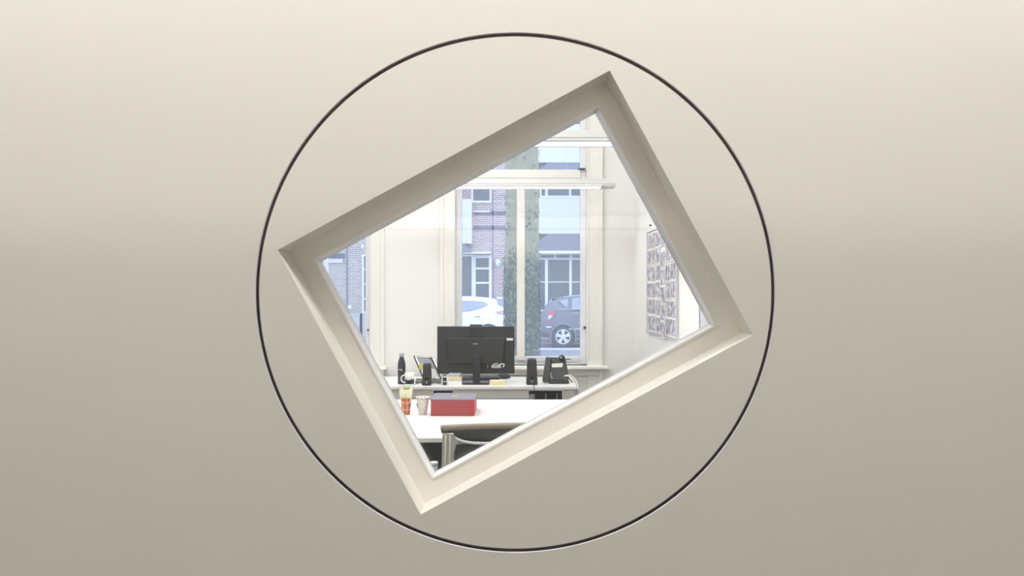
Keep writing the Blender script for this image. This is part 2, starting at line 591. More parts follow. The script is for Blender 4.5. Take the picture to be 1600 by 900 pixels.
pendant(5.9, Z(289, 5.9), X(960, 5.9) - 1.62, X(960, 5.9), 'white linear pendant lamp whose pointed end shows before the window')
pendant(4.18, Z(219, 4.18), X(843, 4.18) - .75, X(843, 4.18) + 1.5 - .75, 'upper linear pendant lamp crossing the top corner of the window view')
for i, (x, y, nm) in enumerate(((-.9, 3.2, 'near the partition'), (-.9, 5.0, 'near the windows'))):  # unseen panels added to brighten the office
    l = world_empty('added_ceiling_panel', (x, y, CEIL_O), label=f'added unseen ceiling light panel of the office {nm}', cat='lamp', group='added ceiling panels of the office')
    MB().box(x - 1.2, x + 1.2, y - .35, y + .35, CEIL_O - .04, CEIL_O).build('housing', M_white, l)
    MB().box(x - 1.16, x + 1.16, y - .31, y + .31, CEIL_O - .046, CEIL_O - .04).build('lens', M_lamp, l)

# ------------------------------------------------------------------ desks
ZD = 0.727
# the long near table
tb = world_empty('table', (-.15, 4.17, 0), label='long white table in front of the chair, holding the red box', cat='table')
MB().box(-1.3, .80, 3.54, 4.81, ZD - .022, ZD).build('tabletop', [M_desk], tb, bevel=.003)
MB().box(-1.25, .75, 3.85, 4.73, ZD - .06, ZD - .023).build('underframe', M_black, tb)
for x in (-1.22, .70):
    for y in (3.64, 4.68):
        MB().box(x, x + .05, y, y + .05, 0, ZD - .07).build('leg', M_silver, tb, bevel=.004)
MB().box(-1.2, .70, 4.62, 4.64, .18, ZD - .07).build('modesty_panel', mat('under_table_dark', (72, 74, 76), .55, noise=.1, nscale=6), tb)  # dark sheet added for the darkness under the table
# the far desk under the window
YB0, YB1 = 5.47, 6.12
xd1 = X(901, YB0)
db = world_empty('desk', (-.35, 5.8, 0), label='white desk below the main window, carrying the monitor', cat='desk')
MB().box(-1.35, xd1, YB0, YB1, ZD - .022, ZD).build('tabletop', M_desk, db, bevel=.003)
yp = YB0 + .008
bl0, bl1 = X(677, yp), X(708, yp)
br0, br1 = X(826, yp), X(878.5, yp)
zt_, zb_ = ZD - .022, Z(620, yp)
MB().box(-1.3, bl0, yp, yp + .02, zb_, zt_).build('modesty_panel', M_modesty, db)
MB().box(bl1, br0, yp, yp + .02, zb_, zt_).build('modesty_panel', M_modesty, db)
MB().box(bl0, bl1, yp, yp + .02, zb_, Z(615, yp)).build('modesty_panel', M_modesty, db)
MB().box(br1, X(896, yp), yp, yp + .02, .30, zt_).build('modesty_panel', M_modesty, db)
MB().box(-1.3, br0, yp - .012, yp + .03, Z(626, yp), Z(620.5, yp)).build('rail', M_silver, db, bevel=.002)
MB().box(-1.3, X(896, yp), yp + .12, yp + .14, .25, zt_).build('back_panel', M_black, db)
for a, b in ((bl0, bl1), (br0, br1)):
    mb = MB()
    mb.box(a - .004, a, yp - .006, yp + .02, Z(622, yp) if a == br0 else Z(615, yp), zt_)
    mb.box(b, b + .004, yp - .006, yp + .02, Z(622, yp) if a == br0 else Z(615, yp), zt_)
    mb.box(a, b, yp - .006, yp + .02, zt_ - .006, zt_)
    mb.build('opening_trim', M_joinery, db)
MB().box(br0, X(836, yp), yp + .02, yp + .05, .5, Z(616.5, yp)).build('bracket', M_silver, db)
for px in (852.5, 870):
    MB().box(X(px, yp), X(px + 1.6, yp), yp + .06, yp + .065, .45, Z(617, yp)).build('cable_clip', M_silver, db)
for x in (-1.32, X(896, yp)):
    for y in (YB0 + .035, YB1 - .07):
        MB().box(x, x + .04, y, y + .05, 0, ZD - .022).build('leg', M_white, db, bevel=.003)

# ------------------------------------------------------------------ chair
def chair():
    c = world_empty('office_chair', (-.035, 3.2, 0), label='office chair with dark curved back and aluminium side frame at the white table', cat='chair')
    M_lea = mat('black_leather', (46, 47, 48), .38, spec=.6, coat=.15)
    Yc, xc, hw = 3.20, -.035, .252

    def cy(x):          # the back is hollow in plan: its ends come towards us
        return Yc + .07 * (1 - ((x - xc) / hw) ** 2) - .07
    EDGE = [(0, .84), (.033, .821), (.055, .800), (.08, .788), (.118, .779), (.18, .775), (.26, .774)]

    def zlow(x):
        d = hw - abs(x - xc)
        return interp(EDGE, max(0, d), 1)
    # upper back band, rolled top
    nx = 33

    def ztop_(x):
        u = (x - xc + hw) / (2 * hw)
        return .851 - .008 * math.sin(math.pi * u) + .012 * u
    vs, fs = [], []
    for i in range(nx):
        x = xc - hw + 2 * hw * i / (nx - 1)
        zt2, zb2 = ztop_(x) - .012, min(zlow(x), ztop_(x) - .030)
        zz = [zb2 + (zt2 - zb2) * k / 5 for k in range(6)]
        bul = [.006 * math.sin(math.pi * k / 5) for k in range(6)]
        ring = [(cy(x) - .009 - q, z) for z, q in zip(zz, bul)] + [(cy(x) + .009 + q, z) for z, q in reversed(list(zip(zz, bul)))]
        vs += [(x, y, z) for y, z in ring]
    n = 12
    for i in range(nx - 1):
        for k in range(n):
            j = (k + 1) % n
            fs.append((i * n + k, i * n + j, (i + 1) * n + j, (i + 1) * n + k))
    fs += [tuple(range(n)), tuple((nx - 1) * n + k for k in range(n))]
    b = MB().add(vs, fs, 0, True).build('backrest', M_lea, c)
    # pale edging under the band
    pts = []
    for i in range(40):
        u = i / 39
        x = xc - hw * .86 + 2 * hw * .86 * u
        pts.append((x, cy(x) - .022, zlow(x) - .004))
    roll = [xc + hw * (2 * i / 32 - 1) for i in range(33)]
    MB().tube([(x, cy(x) - .002, ztop_(x) - .0125) for x in roll], .0135, 14).build('top_roll', mat('lit_roll_leather', (160, 152, 134), .4), b)  # greige puts the shine on the rolled top into its colour
    MB().tube(pts, .0062, 8).build('edging', mat('pale_edging', (244, 244, 242), .3), b)
    # lower back panel
    vs, fs = [], []
    for i in range(nx):
        u = i / (nx - 1)
        x = xc - hw * .84 + 2 * hw * .84 * u
        for k in range(6):
            t = k / 5
            vs.append((x, cy(x) + .03 + .02 * math.sin(math.pi * t), .40 + .37 * t))
    for i in range(nx - 1):
        for k in range(5):
            a = i * 6 + k
            fs.append((a, a + 6, a + 7, a + 1))
    lb = MB().add(vs, fs, 0, True).build('lower_back', M_lea, c)
    s2 = lb.modifiers.new('thick', 'SOLIDIFY')
    s2.thickness = .02
    # aluminium side frames: flat bar with a raised rib and a gusset
    for sg in (-1, 1):
        xo = xc + sg * hw * .985
        yo = cy(xo) - .010
        xi = xo - sg * .044
        p = [(xo, .822), (xi, .822), (xi - sg * .010, .778), (xi - sg * .002, .745), (xi + sg * .004, .42), (xo + sg * .012, .42)]
        fr = MB().prism_y(p, yo - .012, yo + .012).build('side_frame', M_alu, c, bevel=.004)
        for q in (.32, .68):
            xa = xo + (xi - xo) * q
            xb = (xo + sg * .012) + ((xi + sg * .004) - (xo + sg * .012)) * q
            MB().tube([(xa, yo - .013, .815), (xb, yo - .013, .425)], .005, 8).build('rib', M_alu, fr)
        MB().tube([(xo, yo, .43), (xo, yo + .18, .40), (xo, yo + .42, .41)], .014, 10).build('seat_rail', M_alu, c)
    # seat, column, star base
    mb = MB()
    mb.box(xc - .235, xc + .235, Yc + .02, Yc + .47, .40, .455)
    mb.build('seat', M_lea, c, bevel=.022, seg=4)
    MB().lathe([(.028, .10), (.028, .28), (.02, .28), (.02, .40)], 16, (xc, Yc + .24, 0)).build('gas_column', M_black, c)
    for k in range(5):
        a = 2 * math.pi * k / 5 + .3
        d = Vector((math.cos(a), math.sin(a), 0))
        o = Vector((xc, Yc + .24, .11))
        arm = MB().tube([o, o + d * .28 + Vector((0, 0, -.035))], [.022, .014], 8).build('base_arm', M_alu, c)
        e = o + d * .28
        MB().lathe([(.01, -.02), (.025, -.02), (.025, .02), (.01, .02)], 14, (e.x, e.y, .026), axis='X').build('caster', M_black, arm)
    return c


chair()
# white lidded tub on a dark pedestal below the table
pd = world_empty('pedestal_unit', (-.46, 3.46, 0), label='dark pedestal drawer unit under the table edge left of the chair', cat='drawer unit')
ZP = .572
MB().box(-.64, -.334, 3.33, 3.60, .03, ZP).build('body', M_black, pd, bevel=.004)
for k in range(3):
    d = MB().box(-.635, -.339, 3.314, 3.33, .05 + k * .172, .212 + k * .172).build('drawer', M_dkgrey, pd, bevel=.003)
    MB().box(-.51, -.42, 3.304, 3.314, .185 + k * .172, .195 + k * .172).build('handle', M_alu, d)
tx = X(678, 3.45)
jr = world_empty('lidded_tub', (tx, 3.45, ZP), label='small white lidded tub below the table edge beside the chair', cat='tub')
MB().lathe([(.014, ZP), (.0165, ZP + .002), (.0165, ZP + .050), (.015, ZP + .053)], 24, (tx, 3.45, 0)).build('body', mat('tub_white', (232, 234, 240), .35), jr)
MB().lathe([(.0178, ZP + .053), (.0178, ZP + .065), (.016, ZP + .068)], 24, (tx, 3.45, 0)).build('lid', M_white, jr)

# ------------------------------------------------------------------ things on the near table
def solid(name, label, cat, loc, **k):
    return world_empty(name, loc, label=label, cat=cat, **k)


# red box with slate lid
by0, by1 = 4.165, 4.42
bx0, bx1 = X(673, by0), X(741, by0)
rb = solid('red_box', 'red cardboard box with a slate grey lid and gold mark on the white table', 'box', (bx0, by0, ZD))
bh = .088
M_red = mat('red_card', (172, 74, 77), .55, noise=.10, nscale=25)
MB().box(bx0, bx1, by0, by1, ZD, ZD + bh - .006).build('body', M_red, rb, bevel=.0015)
MB().box(bx0 - .003, bx1 + .004, by0 - .003, by1 + .003, ZD + bh - .006, ZD + bh).build('lid', mat('slate_card', (128, 126, 140), .45, noise=.06, nscale=20), rb, bevel=.0015)
mb = MB()
for k in range(3):
    mb.box(bx0 + .105 + k * .011, bx0 + .112 + k * .011, by0 + .10 + k * .008, by0 + .15 + k * .006, ZD + bh, ZD + bh + .0008)
mb.build('gold_mark', mat('gold_print', (205, 180, 120), .4), rb)
MB().box(bx0 - .0008, bx1 + .0008, by0 - .0008, by0, ZD + .046, ZD + .0475).build('seam', mat('dark_red_seam', (135, 38, 46), .6), rb)
MB().box(bx1 - .033, bx1 - .0005, by0 - .001, by0, ZD + .001, ZD + bh - .007).build('side_stripe', mat('bright_red_card', (180, 56, 68), .5), rb)


def cup(name, label, px0, px1, pxb0, pxb1, py_top, py_bot, Y, m, rim_m=None):
    """tapered paper cup with a rolled lip and hollow inside"""
    xc = X((px0 + px1) / 2, Y)
    rt, rb_ = (px1 - px0) / 2 / F * Y, (pxb1 - pxb0) / 2 / F * Y
    h = (py_bot - py_top) / F * Y
    c = solid(name, label, 'cup', (xc, Y, ZD))
    MB().lathe([(rb_, 0), (rb_ * 1.01, .002), (rt, h), (rt - .002, h), (rb_ - .002, .006), (.001, .006)], 32, (xc, Y, ZD)).build('cup_wall', m, c)
    pts = [(xc + rt * math.cos(a), Y + rt * math.sin(a), ZD + h) for a in [2 * math.pi * i / 32 for i in range(33)]]
    MB().tube(pts, .002, 6).build('lip', rim_m or M_paper, c)
    return c, xc, rt, h


def grid_mat(name, base, bands, scale_u, scale_z, diag=False):
    """woven check: bands along angle and height"""
    m = bpy.data.materials.new(name)
    m.use_nodes = True
    nt = m.node_tree
    b = nt.nodes['Principled BSDF']
    b.inputs['Roughness'].default_value = .6
    tc = nt.nodes.new('ShaderNodeTexCoord')
    sp = nt.nodes.new('ShaderNodeSeparateXYZ')
    nt.links.new(tc.outputs['Object'], sp.inputs[0])
    an = nt.nodes.new('ShaderNodeMath')
    an.operation = 'ARCTAN2'
    nt.links.new(sp.outputs[1], an.inputs[0])
    nt.links.new(sp.outputs[0], an.inputs[1])
    cur = None
    prev = lin(base)

    def frac(src, k, add=None):
        mu = nt.nodes.new('ShaderNodeMath')
        mu.operation = 'MULTIPLY'
        mu.inputs[1].default_value = k
        nt.links.new(src, mu.inputs[0])
        out = mu.outputs[0]
        if add is not None:
            ad = nt.nodes.new('ShaderNodeMath')
            nt.links.new(out, ad.inputs[0])
            nt.links.new(add, ad.inputs[1])
            out = ad.outputs[0]
        fr = nt.nodes.new('ShaderNodeMath')
        fr.operation = 'FRACT'
        nt.links.new(out, fr.inputs[0])
        return fr.outputs[0]
    if diag:
        zz = nt.nodes.new('ShaderNodeMath')
        zz.operation = 'MULTIPLY'
        zz.inputs[1].default_value = scale_z
        nt.links.new(sp.outputs[2], zz.inputs[0])
        zn = nt.nodes.new('ShaderNodeMath')
        zn.operation = 'MULTIPLY'
        zn.inputs[1].default_value = -scale_z
        nt.links.new(sp.outputs[2], zn.inputs[0])
        fu = frac(an.outputs[0], scale_u, zz.outputs[0])
        fz = frac(an.outputs[0], scale_u, zn.outputs[0])
    else:
        fu = frac(an.outputs[0], scale_u)
        fz = frac(sp.outputs[2], scale_z)
    src = None
    for axis, lo, hi, col, alpha in bands:
        f = fu if axis == 'u' else fz
        g = nt.nodes.new('ShaderNodeMath')
        g.operation = 'GREATER_THAN'
        g.inputs[1].default_value = lo
        l = nt.nodes.new('ShaderNodeMath')
        l.operation = 'LESS_THAN'
        l.inputs[1].default_value = hi
        nt.links.new(f, g.inputs[0])
        nt.links.new(f, l.inputs[0])
        a = nt.nodes.new('ShaderNodeMath')
        a.operation = 'MULTIPLY'
        nt.links.new(g.outputs[0], a.inputs[0])
        nt.links.new(l.outputs[0], a.inputs[1])
        a2 = nt.nodes.new('ShaderNodeMath')
        a2.operation = 'MULTIPLY'
        a2.inputs[1].default_value = alpha
        nt.links.new(a.outputs[0], a2.inputs[0])
        mx = nt.nodes.new('ShaderNodeMix')
        mx.data_type = 'RGBA'
        if src is None:
            mx.inputs[6].default_value = prev
        else:
            nt.links.new(src, mx.inputs[6])
        mx.inputs[7].default_value = lin(col)
        nt.links.new(a2.outputs[0], mx.inputs[0])
        src = mx.outputs[2]
    nt.links.new(src, b.inputs['Base Color'])
    return m


M_tartan = grid_mat('tartan_card', (222, 92, 74), [('u', .1, .55, (120, 116, 88), .6), ('z', .1, .5, (120, 116, 88), .6), ('u', .70, .78, (244, 214, 150), .8), ('z', .68, .76, (244, 214, 150), .8)], 1.05, 27)
M_check = grid_mat('checked_paper', (240, 237, 226), [('u', 0, .42, (216, 176, 100), .7), ('z', 0, .42, (140, 160, 198), .55)], 1.75, 46, True)
YC1 = 4.22
c1, x1, r1, h1 = cup('tartan_cup', 'red tartan paper cup with a small card box in it on the white table', 625.5, 643.5, 629.5, 641, 622, 647.5, YC1, M_tartan, mat('tartan_lip', (225, 170, 90)))
# the little carton standing in the cup
ct = solid('card_carton', 'small cream carton with green top standing in the tartan cup', 'carton', (x1, YC1, ZD + h1))
mb = MB()
zc0 = ZD + h1 * .98
w_ = .0335
mb.hexa([Vector((x1 - w_ * .8, YC1 - .018, zc0 - .02)), Vector((x1 + w_ * .8, YC1 - .018, zc0 - .02)), Vector((x1 + w_ * .8, YC1 + .018, zc0 - .02)), Vector((x1 - w_ * .8, YC1 + .018, zc0 - .02))],
        [Vector((x1 - w_, YC1 - .02, zc0 + .046)), Vector((x1 + w_, YC1 - .02, zc0 + .046)), Vector((x1 + w_, YC1 + .02, zc0 + .046)), Vector((x1 - w_, YC1 + .02, zc0 + .046))])
mb.build('body', mat('cream_card', (240, 234, 206), .7, noise=.05, nscale=60), ct, bevel=.001)
MB().box(x1 - w_ * .75, x1 + w_ * .25, YC1 - .0208, YC1 - .0198, zc0 + .006, zc0 + .03).build('label_panel', mat('pale_green_label', (226, 228, 190), .7), ct)
mb = MB()
for k in range(9):
    a = k * 2.4
    p = Vector((x1 + .004 + .011 * math.cos(a), YC1 + .008 * math.sin(a), zc0 + .046))
    q = p + Vector((.008 * math.cos(a), .004 * math.sin(a), .012 + .006 * (k % 3)))
    mb.tube([p, (p + q) / 2 + Vector((.001, 0, .002)), q], [.003, .005, .001], 6)
mb.build('green_tuft', mat('leaf_green', (176, 196, 120), .7), ct)
mb = MB()
for k, dx in enumerate((-.024, -.015, -.006)):
    mb.lathe([(.0015, 0), (.005, .002), (.005, .007), (.001, .009)], 10, (x1 + dx, YC1, zc0 + .046))
mb.build('candy', mat('pale_candy', (236, 226, 190), .5, noise=.1, nscale=200), ct)
M_white_tip = MB().box(x1 + .016, x1 + .030, YC1 - .008, YC1 + .008, zc0 + .046, zc0 + .062).build('white_flap', M_paper, ct, bevel=.001)

c2, x2, r2, h2 = cup('checked_cup', 'white paper cup with a fine coloured check between tartan cup and red box', 650, 671, 655, 667, 617.5, 644.5, YC1, M_check)
MB().prism_y([(x2 - .030, ZD + .058), (x2 - .020, ZD + .03), (x2 - .0225, ZD + .066)], YC1 - .0335, YC1 - .033).build('dark_print', mat('dark_print', (110, 92, 92), .6), c2)

# ------------------------------------------------------------------ things on the far desk
# monitor seen from behind
YM = 5.66
mx0, mx1, mz0, mz1 = X(683, YM), X(804, YM), Z(584, YM), Z(510, YM)
mo = solid('monitor', 'black flat screen monitor seen from behind, before the main window', 'monitor', ((mx0 + mx1) / 2, YM, ZD))
MB().box(mx0, mx1, YM, YM + .03, mz0, mz1).build('casing', M_black, mo, bevel=.004)
MB().box(mx0 + .012, mx1 - .012, YM + .03, YM + .033, mz0 + .015, mz1 - .012).build('screen', M_black2, mo)
q = [(X(698, YM), Z(527, YM)), (X(790, YM), Z(526, YM)), (X(788, YM), Z(569, YM)), (X(699, YM), Z(569, YM))]
bp = MB()
bp.hexa([Vector((a, YM, b)) for a, b in q], [Vector((a * .94 + (mx0 + mx1) / 2 * .06, YM - .022, b * .94 + (mz0 + mz1) / 2 * .06)) for a, b in q])
bp.build('back_housing', M_black, mo, bevel=.004)
MB().box(X(734, YM), X(753, YM), YM - .014, YM + .03, mz1 - .09, mz1 + .001).build('spine', M_black2, mo, bevel=.004)
MB().box(X(734, YM), X(753, YM), YM - .012, YM + .03, mz1 + .0, mz1 + .014).build('top_sensor', M_dkgrey, mo, bevel=.003)
MB().box(X(739, YM), X(747.5, YM), YM - .0245, YM - .022, Z(537.6, YM), Z(536.4, YM)).build('logo_strip', M_silver, mo)
MB().box(X(791.5, YM), X(801.5, YM), YM - .0012, YM, Z(532, YM), Z(528.2, YM)).build('white_label', M_paper, mo)
ports = MB().box(X(768, YM), X(783, YM), YM - .03, YM - .02, Z(574.5, YM), Z(570, YM)).build('connector', M_silver, mo, bevel=.002)
MB().tube(smooth([at(780, 571, YM - .03), at(784, 568.5, YM - .04), at(788, 570, YM - .04), at(786, 573.5, YM - .03)]), .004, 8).build('cable_loop', M_cable, mo)
MB().tube(smooth([at(770, 570, YM - .03), at(775, 568, YM - .04), at(779, 569.5, YM - .03)]), .003, 8).build('cable_loop', M_cable, mo)
MB().box(X(761.5, YM), X(763, YM), YM - .026, YM - .021, Z(574, YM), Z(569.5, YM)).build('socket', mat('brass', (176, 150, 96), .4), mo)
MB().box(X(738.5, YM - .03), X(750, YM - .03), YM - .045, YM - .005, ZD + .004, mz0 + .13).build('neck', M_black, mo, bevel=.004)
MB().box(X(723, 5.6), X(764.5, 5.6), 5.57, 5.765, ZD, ZD + .014).build('base', M_black2, mo, bevel=.006)
MB().tube(smooth([at(749, 575, 5.58), at(748, 590, 5.565), at(749, 598, 5.552), (X(749.5, 5.55), 5.55, ZD + .004)]), .004, 8).build('power_cable', M_black, mo)

# keyboard and docking things behind the stand
kb = solid('keyboard', 'black keyboard lying behind the monitor stand', 'keyboard', (-.25, 5.85, ZD))
MB().box(X(722, 5.85), X(781, 5.85), 5.78, 5.93, ZD, ZD + .022).build('base', M_black, kb, bevel=.004)
mb = MB()
for r in range(5):
    for k in range(15):
        xx = X(723.5, 5.85) + k * .0177
        mb.box(xx, xx + .014, 5.79 + r * .027, 5.812 + r * .027, ZD + .022, ZD + .027)
tag(mb.build('keys', M_dkgrey, kb), kind='stuff')
MB().box(X(722, 5.8), X(739, 5.8), 5.778, 5.781, ZD + .019, ZD + .022).build('edge_strip', M_silver, kb)
ms = solid('headset_case', 'flat black oval case behind the monitor beside the keyboard', 'case', (X(787, 5.95), 5.95, ZD))
MB().lathe([(.02, ZD), (.052, ZD + .006), (.052, ZD + .022), (.03, ZD + .034)], 28, (X(787, 5.98), 6.0, 0)).build('shell', M_black, ms)

nt_ = solid('note_stack', 'pad of pale yellow sticky notes before the monitor stand', 'notepad', (X(778, 5.6), 5.58, ZD))
MB().box(X(765.5, 5.56), X(789, 5.56), 5.53, 5.60, ZD, ZD + .030).build('pad', M_yellow, nt_, bevel=.001)
MB().box(X(765.5, 5.56), X(786, 5.56), 5.535, 5.59, ZD + .030, ZD + .034).build('top_sheet', M_paper, nt_)
cd = solid('card_stack', 'stack of white index cards and envelopes left of the monitor stand', 'paper stack', (X(711, 5.6), 5.6, ZD))
for k, (a, b, z0, z1, m) in enumerate(((701, 722, 0, .028, M_paper), (702, 721, .028, .037, M_paper), (700, 721.5, .037, .050, M_yellow), (699, 719, .050, .064, M_paper), (701, 720, .064, .074, mat('grey_envelope', (196, 198, 204), .7)))):
    MB().box(X(a, 5.6), X(b, 5.6), 5.56 + .006 * (k % 2), 5.68, ZD + z0, ZD + z1).build('card_pack', m, cd, bevel=.001)
wc = solid('small_gadget', 'small upright black gadget with a silver band beside the index cards', 'gadget', (X(694.5, 5.56), 5.56, ZD))
MB().box(X(691.8, 5.55), X(697.5, 5.55), 5.545, 5.575, ZD, ZD + .052).build('body', M_black, wc, bevel=.005)
MB().box(X(691.6, 5.55), X(697.7, 5.55), 5.544, 5.576, ZD + .022, ZD + .030).build('band', M_silver, wc)


def speaker(px0, px1, py_top, Y, label, top_col):
    """slim tapered desktop speaker"""
    xc = X((px0 + px1) / 2, Y)
    w = (px1 - px0) / 2 / F * Y
    zt2 = Z(py_top, Y)
    s = solid('desktop_speaker', label, 'speaker', (xc, Y, ZD), group='desktop speakers either side of the monitor')
    wt = w * .78
    lo = [Vector((xc - w, Y - .045, ZD)), Vector((xc + w, Y - .045, ZD)), Vector((xc + w, Y + .045, ZD)), Vector((xc - w, Y + .045, ZD))]
    hi = [Vector((xc - wt, Y - .022, zt2)), Vector((xc + wt, Y - .022, zt2)), Vector((xc + wt, Y + .045, zt2)), Vector((xc - wt, Y + .045, zt2))]
    MB().hexa(lo, hi).build('casing', M_black, s, bevel=.010, seg=3)
    MB().box(xc - wt * .7, xc + wt * .7, Y - .012, Y + .035, zt2, zt2 + .003).build('top_plate', mat('speaker_top_' + str(px0), top_col, .25), s, bevel=.002)
    MB().lathe([(.012, 0), (.015, -.004), (.009, -.006)], 20, (xc, Y - .0385, ZD + .050), axis='Y').build('bass_port', M_black2, s)
    MB().tube([(xc - .013, Y - .046, ZD + .034), (xc - .004, Y - .047, ZD + .029), (xc + .012, Y - .046, ZD + .035)], .0022, 6).build('print_mark', mat('grey_print', (150, 150, 140), .5), s)
    MB().lathe([(.0015, 0), (.005, -.003), (.003, -.005)], 12, (xc + .001, Y - .0415, ZD + .020), axis='Y').build('jack', M_silver, s)
    return s, xc


s1, _ = speaker(660, 674.5, 568, 5.56, 'black tapered speaker beside the white mug', (50, 52, 54))
s2, xs2 = speaker(822, 840, 560.5, 5.60, 'black tapered speaker with a bluish top beside the desk phone', (116, 128, 150))
MB().tube(smooth([(xs2 + .006, 5.555, ZD + .01), (xs2 + .012, 5.50, ZD + .004), (xs2 + .013, 5.462, ZD + .0), (xs2 + .014, 5.46, ZD - .07), (xs2 + .014, 5.47, ZD - .2)]), .0025, 6).build('cable', M_black, s2)

# bottle
YBt = 5.62
xb = X(627.5, YBt)
bo = solid('steel_bottle', 'tall dark navy bottle with silver cap on the far desk', 'bottle', (xb, YBt, ZD))
M_navy = mat('navy_enamel', (40, 42, 58), .3, coat=.2)
MB().lathe([(.020, 0), (.0272, .003), (.0275, .13), (.026, .150), (.020, .170), (.0155, .184), (.0145, .192)], 36, (xb, YBt, ZD)).build('body', M_navy, bo)
MB().lathe([(.0155, .192), (.0165, .194), (.0170, .215), (.0150, .219)], 32, (xb, YBt, ZD)).build('cap', M_silver, bo)
mk = MB()
for k in range(5):
    mk.box(xb - .018 + k * .0045, xb - .0145 + k * .0045, YBt - .0284 + abs(k - 3) * .0008, YBt - .024, ZD + .103, ZD + .1065)
mk.build('white_print', M_paper, bo)
MB().lathe([(.0055, -.0292), (.0055, -.025)], 12, (xb + .004, YBt, ZD + .098), axis='Y').build('orange_print', mat('orange_print', (226, 168, 96), .5), bo)
# mug
YMg = 5.52
xm = X(640.3, YMg)
mg = solid('mug', 'white mug with a black skyline print in front of the dark bottle', 'mug', (xm, YMg, ZD))
rm = .0345
MB().lathe([(.026, 0), (.029, .003), (.0325, .03), (rm, .09), (rm - .003, .09), (.028, .03), (.024, .008), (.001, .008)], 36, (xm, YMg, ZD)).build('cup_wall', mat('mug_glaze', (244, 243, 240), .2), mg)
hp = [(xm - rm * .93 - .027 * math.sin(t), YMg - .004, ZD + .048 + .026 * math.cos(t)) for t in [math.pi * i / 14 for i in range(15)]]
MB().tube(hp, .0052, 8).build('handle', mat('mug_glaze', (244, 243, 240)), mg)
mb = MB()
N = 22
sky = [random.uniform(.040, .050) for _ in range(N)]
sky[5] = .056
sky[14] = .054
for i in range(N):
    a0, a1 = math.pi * (1.12 + .80 * i / N), math.pi * (1.12 + .80 * (i + 1) / N)

    def rr(z): return .0325 + (rm - .0325) * (z - .03) / .06 + .0006 if z > .03 else .029 + .0035 * (z / .03) + .0008
    for z0, z1 in ((.014, .03), (.03, sky[i])):
        v = [(xm + rr(z) * math.cos(a), YMg + rr(z) * math.sin(a), ZD + z) for a, z in ((a0, z0), (a1, z0), (a1, z1), (a0, z1))]
        mb.add(v, [(0, 1, 2, 3)])
mb.build('skyline_print', mat('skyline_black', (58, 56, 62), .35), mg)

# tilted silver laptop stand with a tablet and a yellow tab
YS = 5.78
ls = solid('laptop_stand', 'tilted silver laptop stand with dark plate and yellow tab beside the monitor', 'stand', (X(668, YS), YS, ZD))
tl, tr_, bl_, br_ = at(648, 557, YS + .05), at(675, 559, YS + .05), at(662, 590, YS - .06), at(690, 592, YS - .06)
for name, a, b, m in (('side_rail', tl, bl_, M_silver), ('side_rail', tr_, br_, M_silver)):
    d = Vector((-.011, .004, 0))
    MB().hexa([a, a + Vector((.012, 0, 0)), b + Vector((.012, 0, 0)), b], [a + Vector((0, .018, .003)), a + Vector((.012, .018, .003)), b + Vector((.012, .018, .003)), b + Vector((0, .018, .003))]).build(name, m, ls, bevel=.002)
    MB().hexa([a + d, a, b, b + d], [a + d + Vector((0, .03, .004)), a + Vector((0, .03, .004)), b + Vector((0, .03, .004)), b + d + Vector((0, .03, .004))]).build('rail_cover', M_black, ls)
MB().tube([tl + Vector((.005, .01, -.004)), tr_ + Vector((.005, .01, -.004))], .008, 10).build('top_bar', M_silver, ls)
ins = [tl.lerp(bl_, .1), tr_.lerp(br_, .1), tr_.lerp(br_, .95), tl.lerp(bl_, .95)]
mid = [tl.lerp(bl_, .1), tr_.lerp(br_, .1), tr_.lerp(br_, .55), tl.lerp(bl_, .55)]
MB().hexa([p + Vector((.006, .012, 0)) for p in mid], [p + Vector((.006, .018, 0)) for p in mid]).build('plate', mat('grey_plate', (120, 124, 132), .4), ls)
low = [tl.lerp(bl_, .56), tr_.lerp(br_, .56), tr_.lerp(br_, .95), tl.lerp(bl_, .95)]
MB().hexa([p + Vector((.006, .012, 0)) for p in low], [p + Vector((.006, .018, 0)) for p in low]).build('lower_plate', mat('pale_plate', (205, 206, 204), .5), ls)
MB().box(X(655, YS - .02), X(660, YS - .02), YS - .03, YS - .027, Z(577, YS), Z(568, YS)).build('yellow_tab', mat('yellow_tab', (226, 214, 70), .6), ls)
MB().hexa([Vector((X(650, 5.7), 5.66, ZD)), Vector((X(690, 5.7), 5.66, ZD)), Vector((X(690, 5.9), 5.9, ZD)), Vector((X(650, 5.9), 5.9, ZD))],
          [Vector((X(650, 5.7), 5.66, ZD + .010)), Vector((X(690, 5.7), 5.66, ZD + .010)), Vector((X(690, 5.9), 5.9, ZD + .010)), Vector((X(650, 5.9), 5.9, ZD + .010))]).build('foot_plate', mat('dark_olive_plate', (92, 94, 84), .5), ls)
for a in (.25, .85):
    p = tl.lerp(tr_, a)
    MB().tube([p + Vector((.005, .012, -.02)), Vector((p.x + .03, YS + .1, ZD + .01))], .004, 8).build('strut', M_silver, ls)
MB().tube(smooth([(X(648, 5.6), 5.56, ZD + .003), (X(655, 5.6), 5.66, ZD + .003), (X(668, 5.6), 5.70, ZD + .012), (X(686, 5.6), 5.60, ZD + .003), (X(693, 5.6), 5.60, ZD + .003)]), .0022, 6).build('cable', mat('grey_cable', (150, 154, 165), .5), ls)

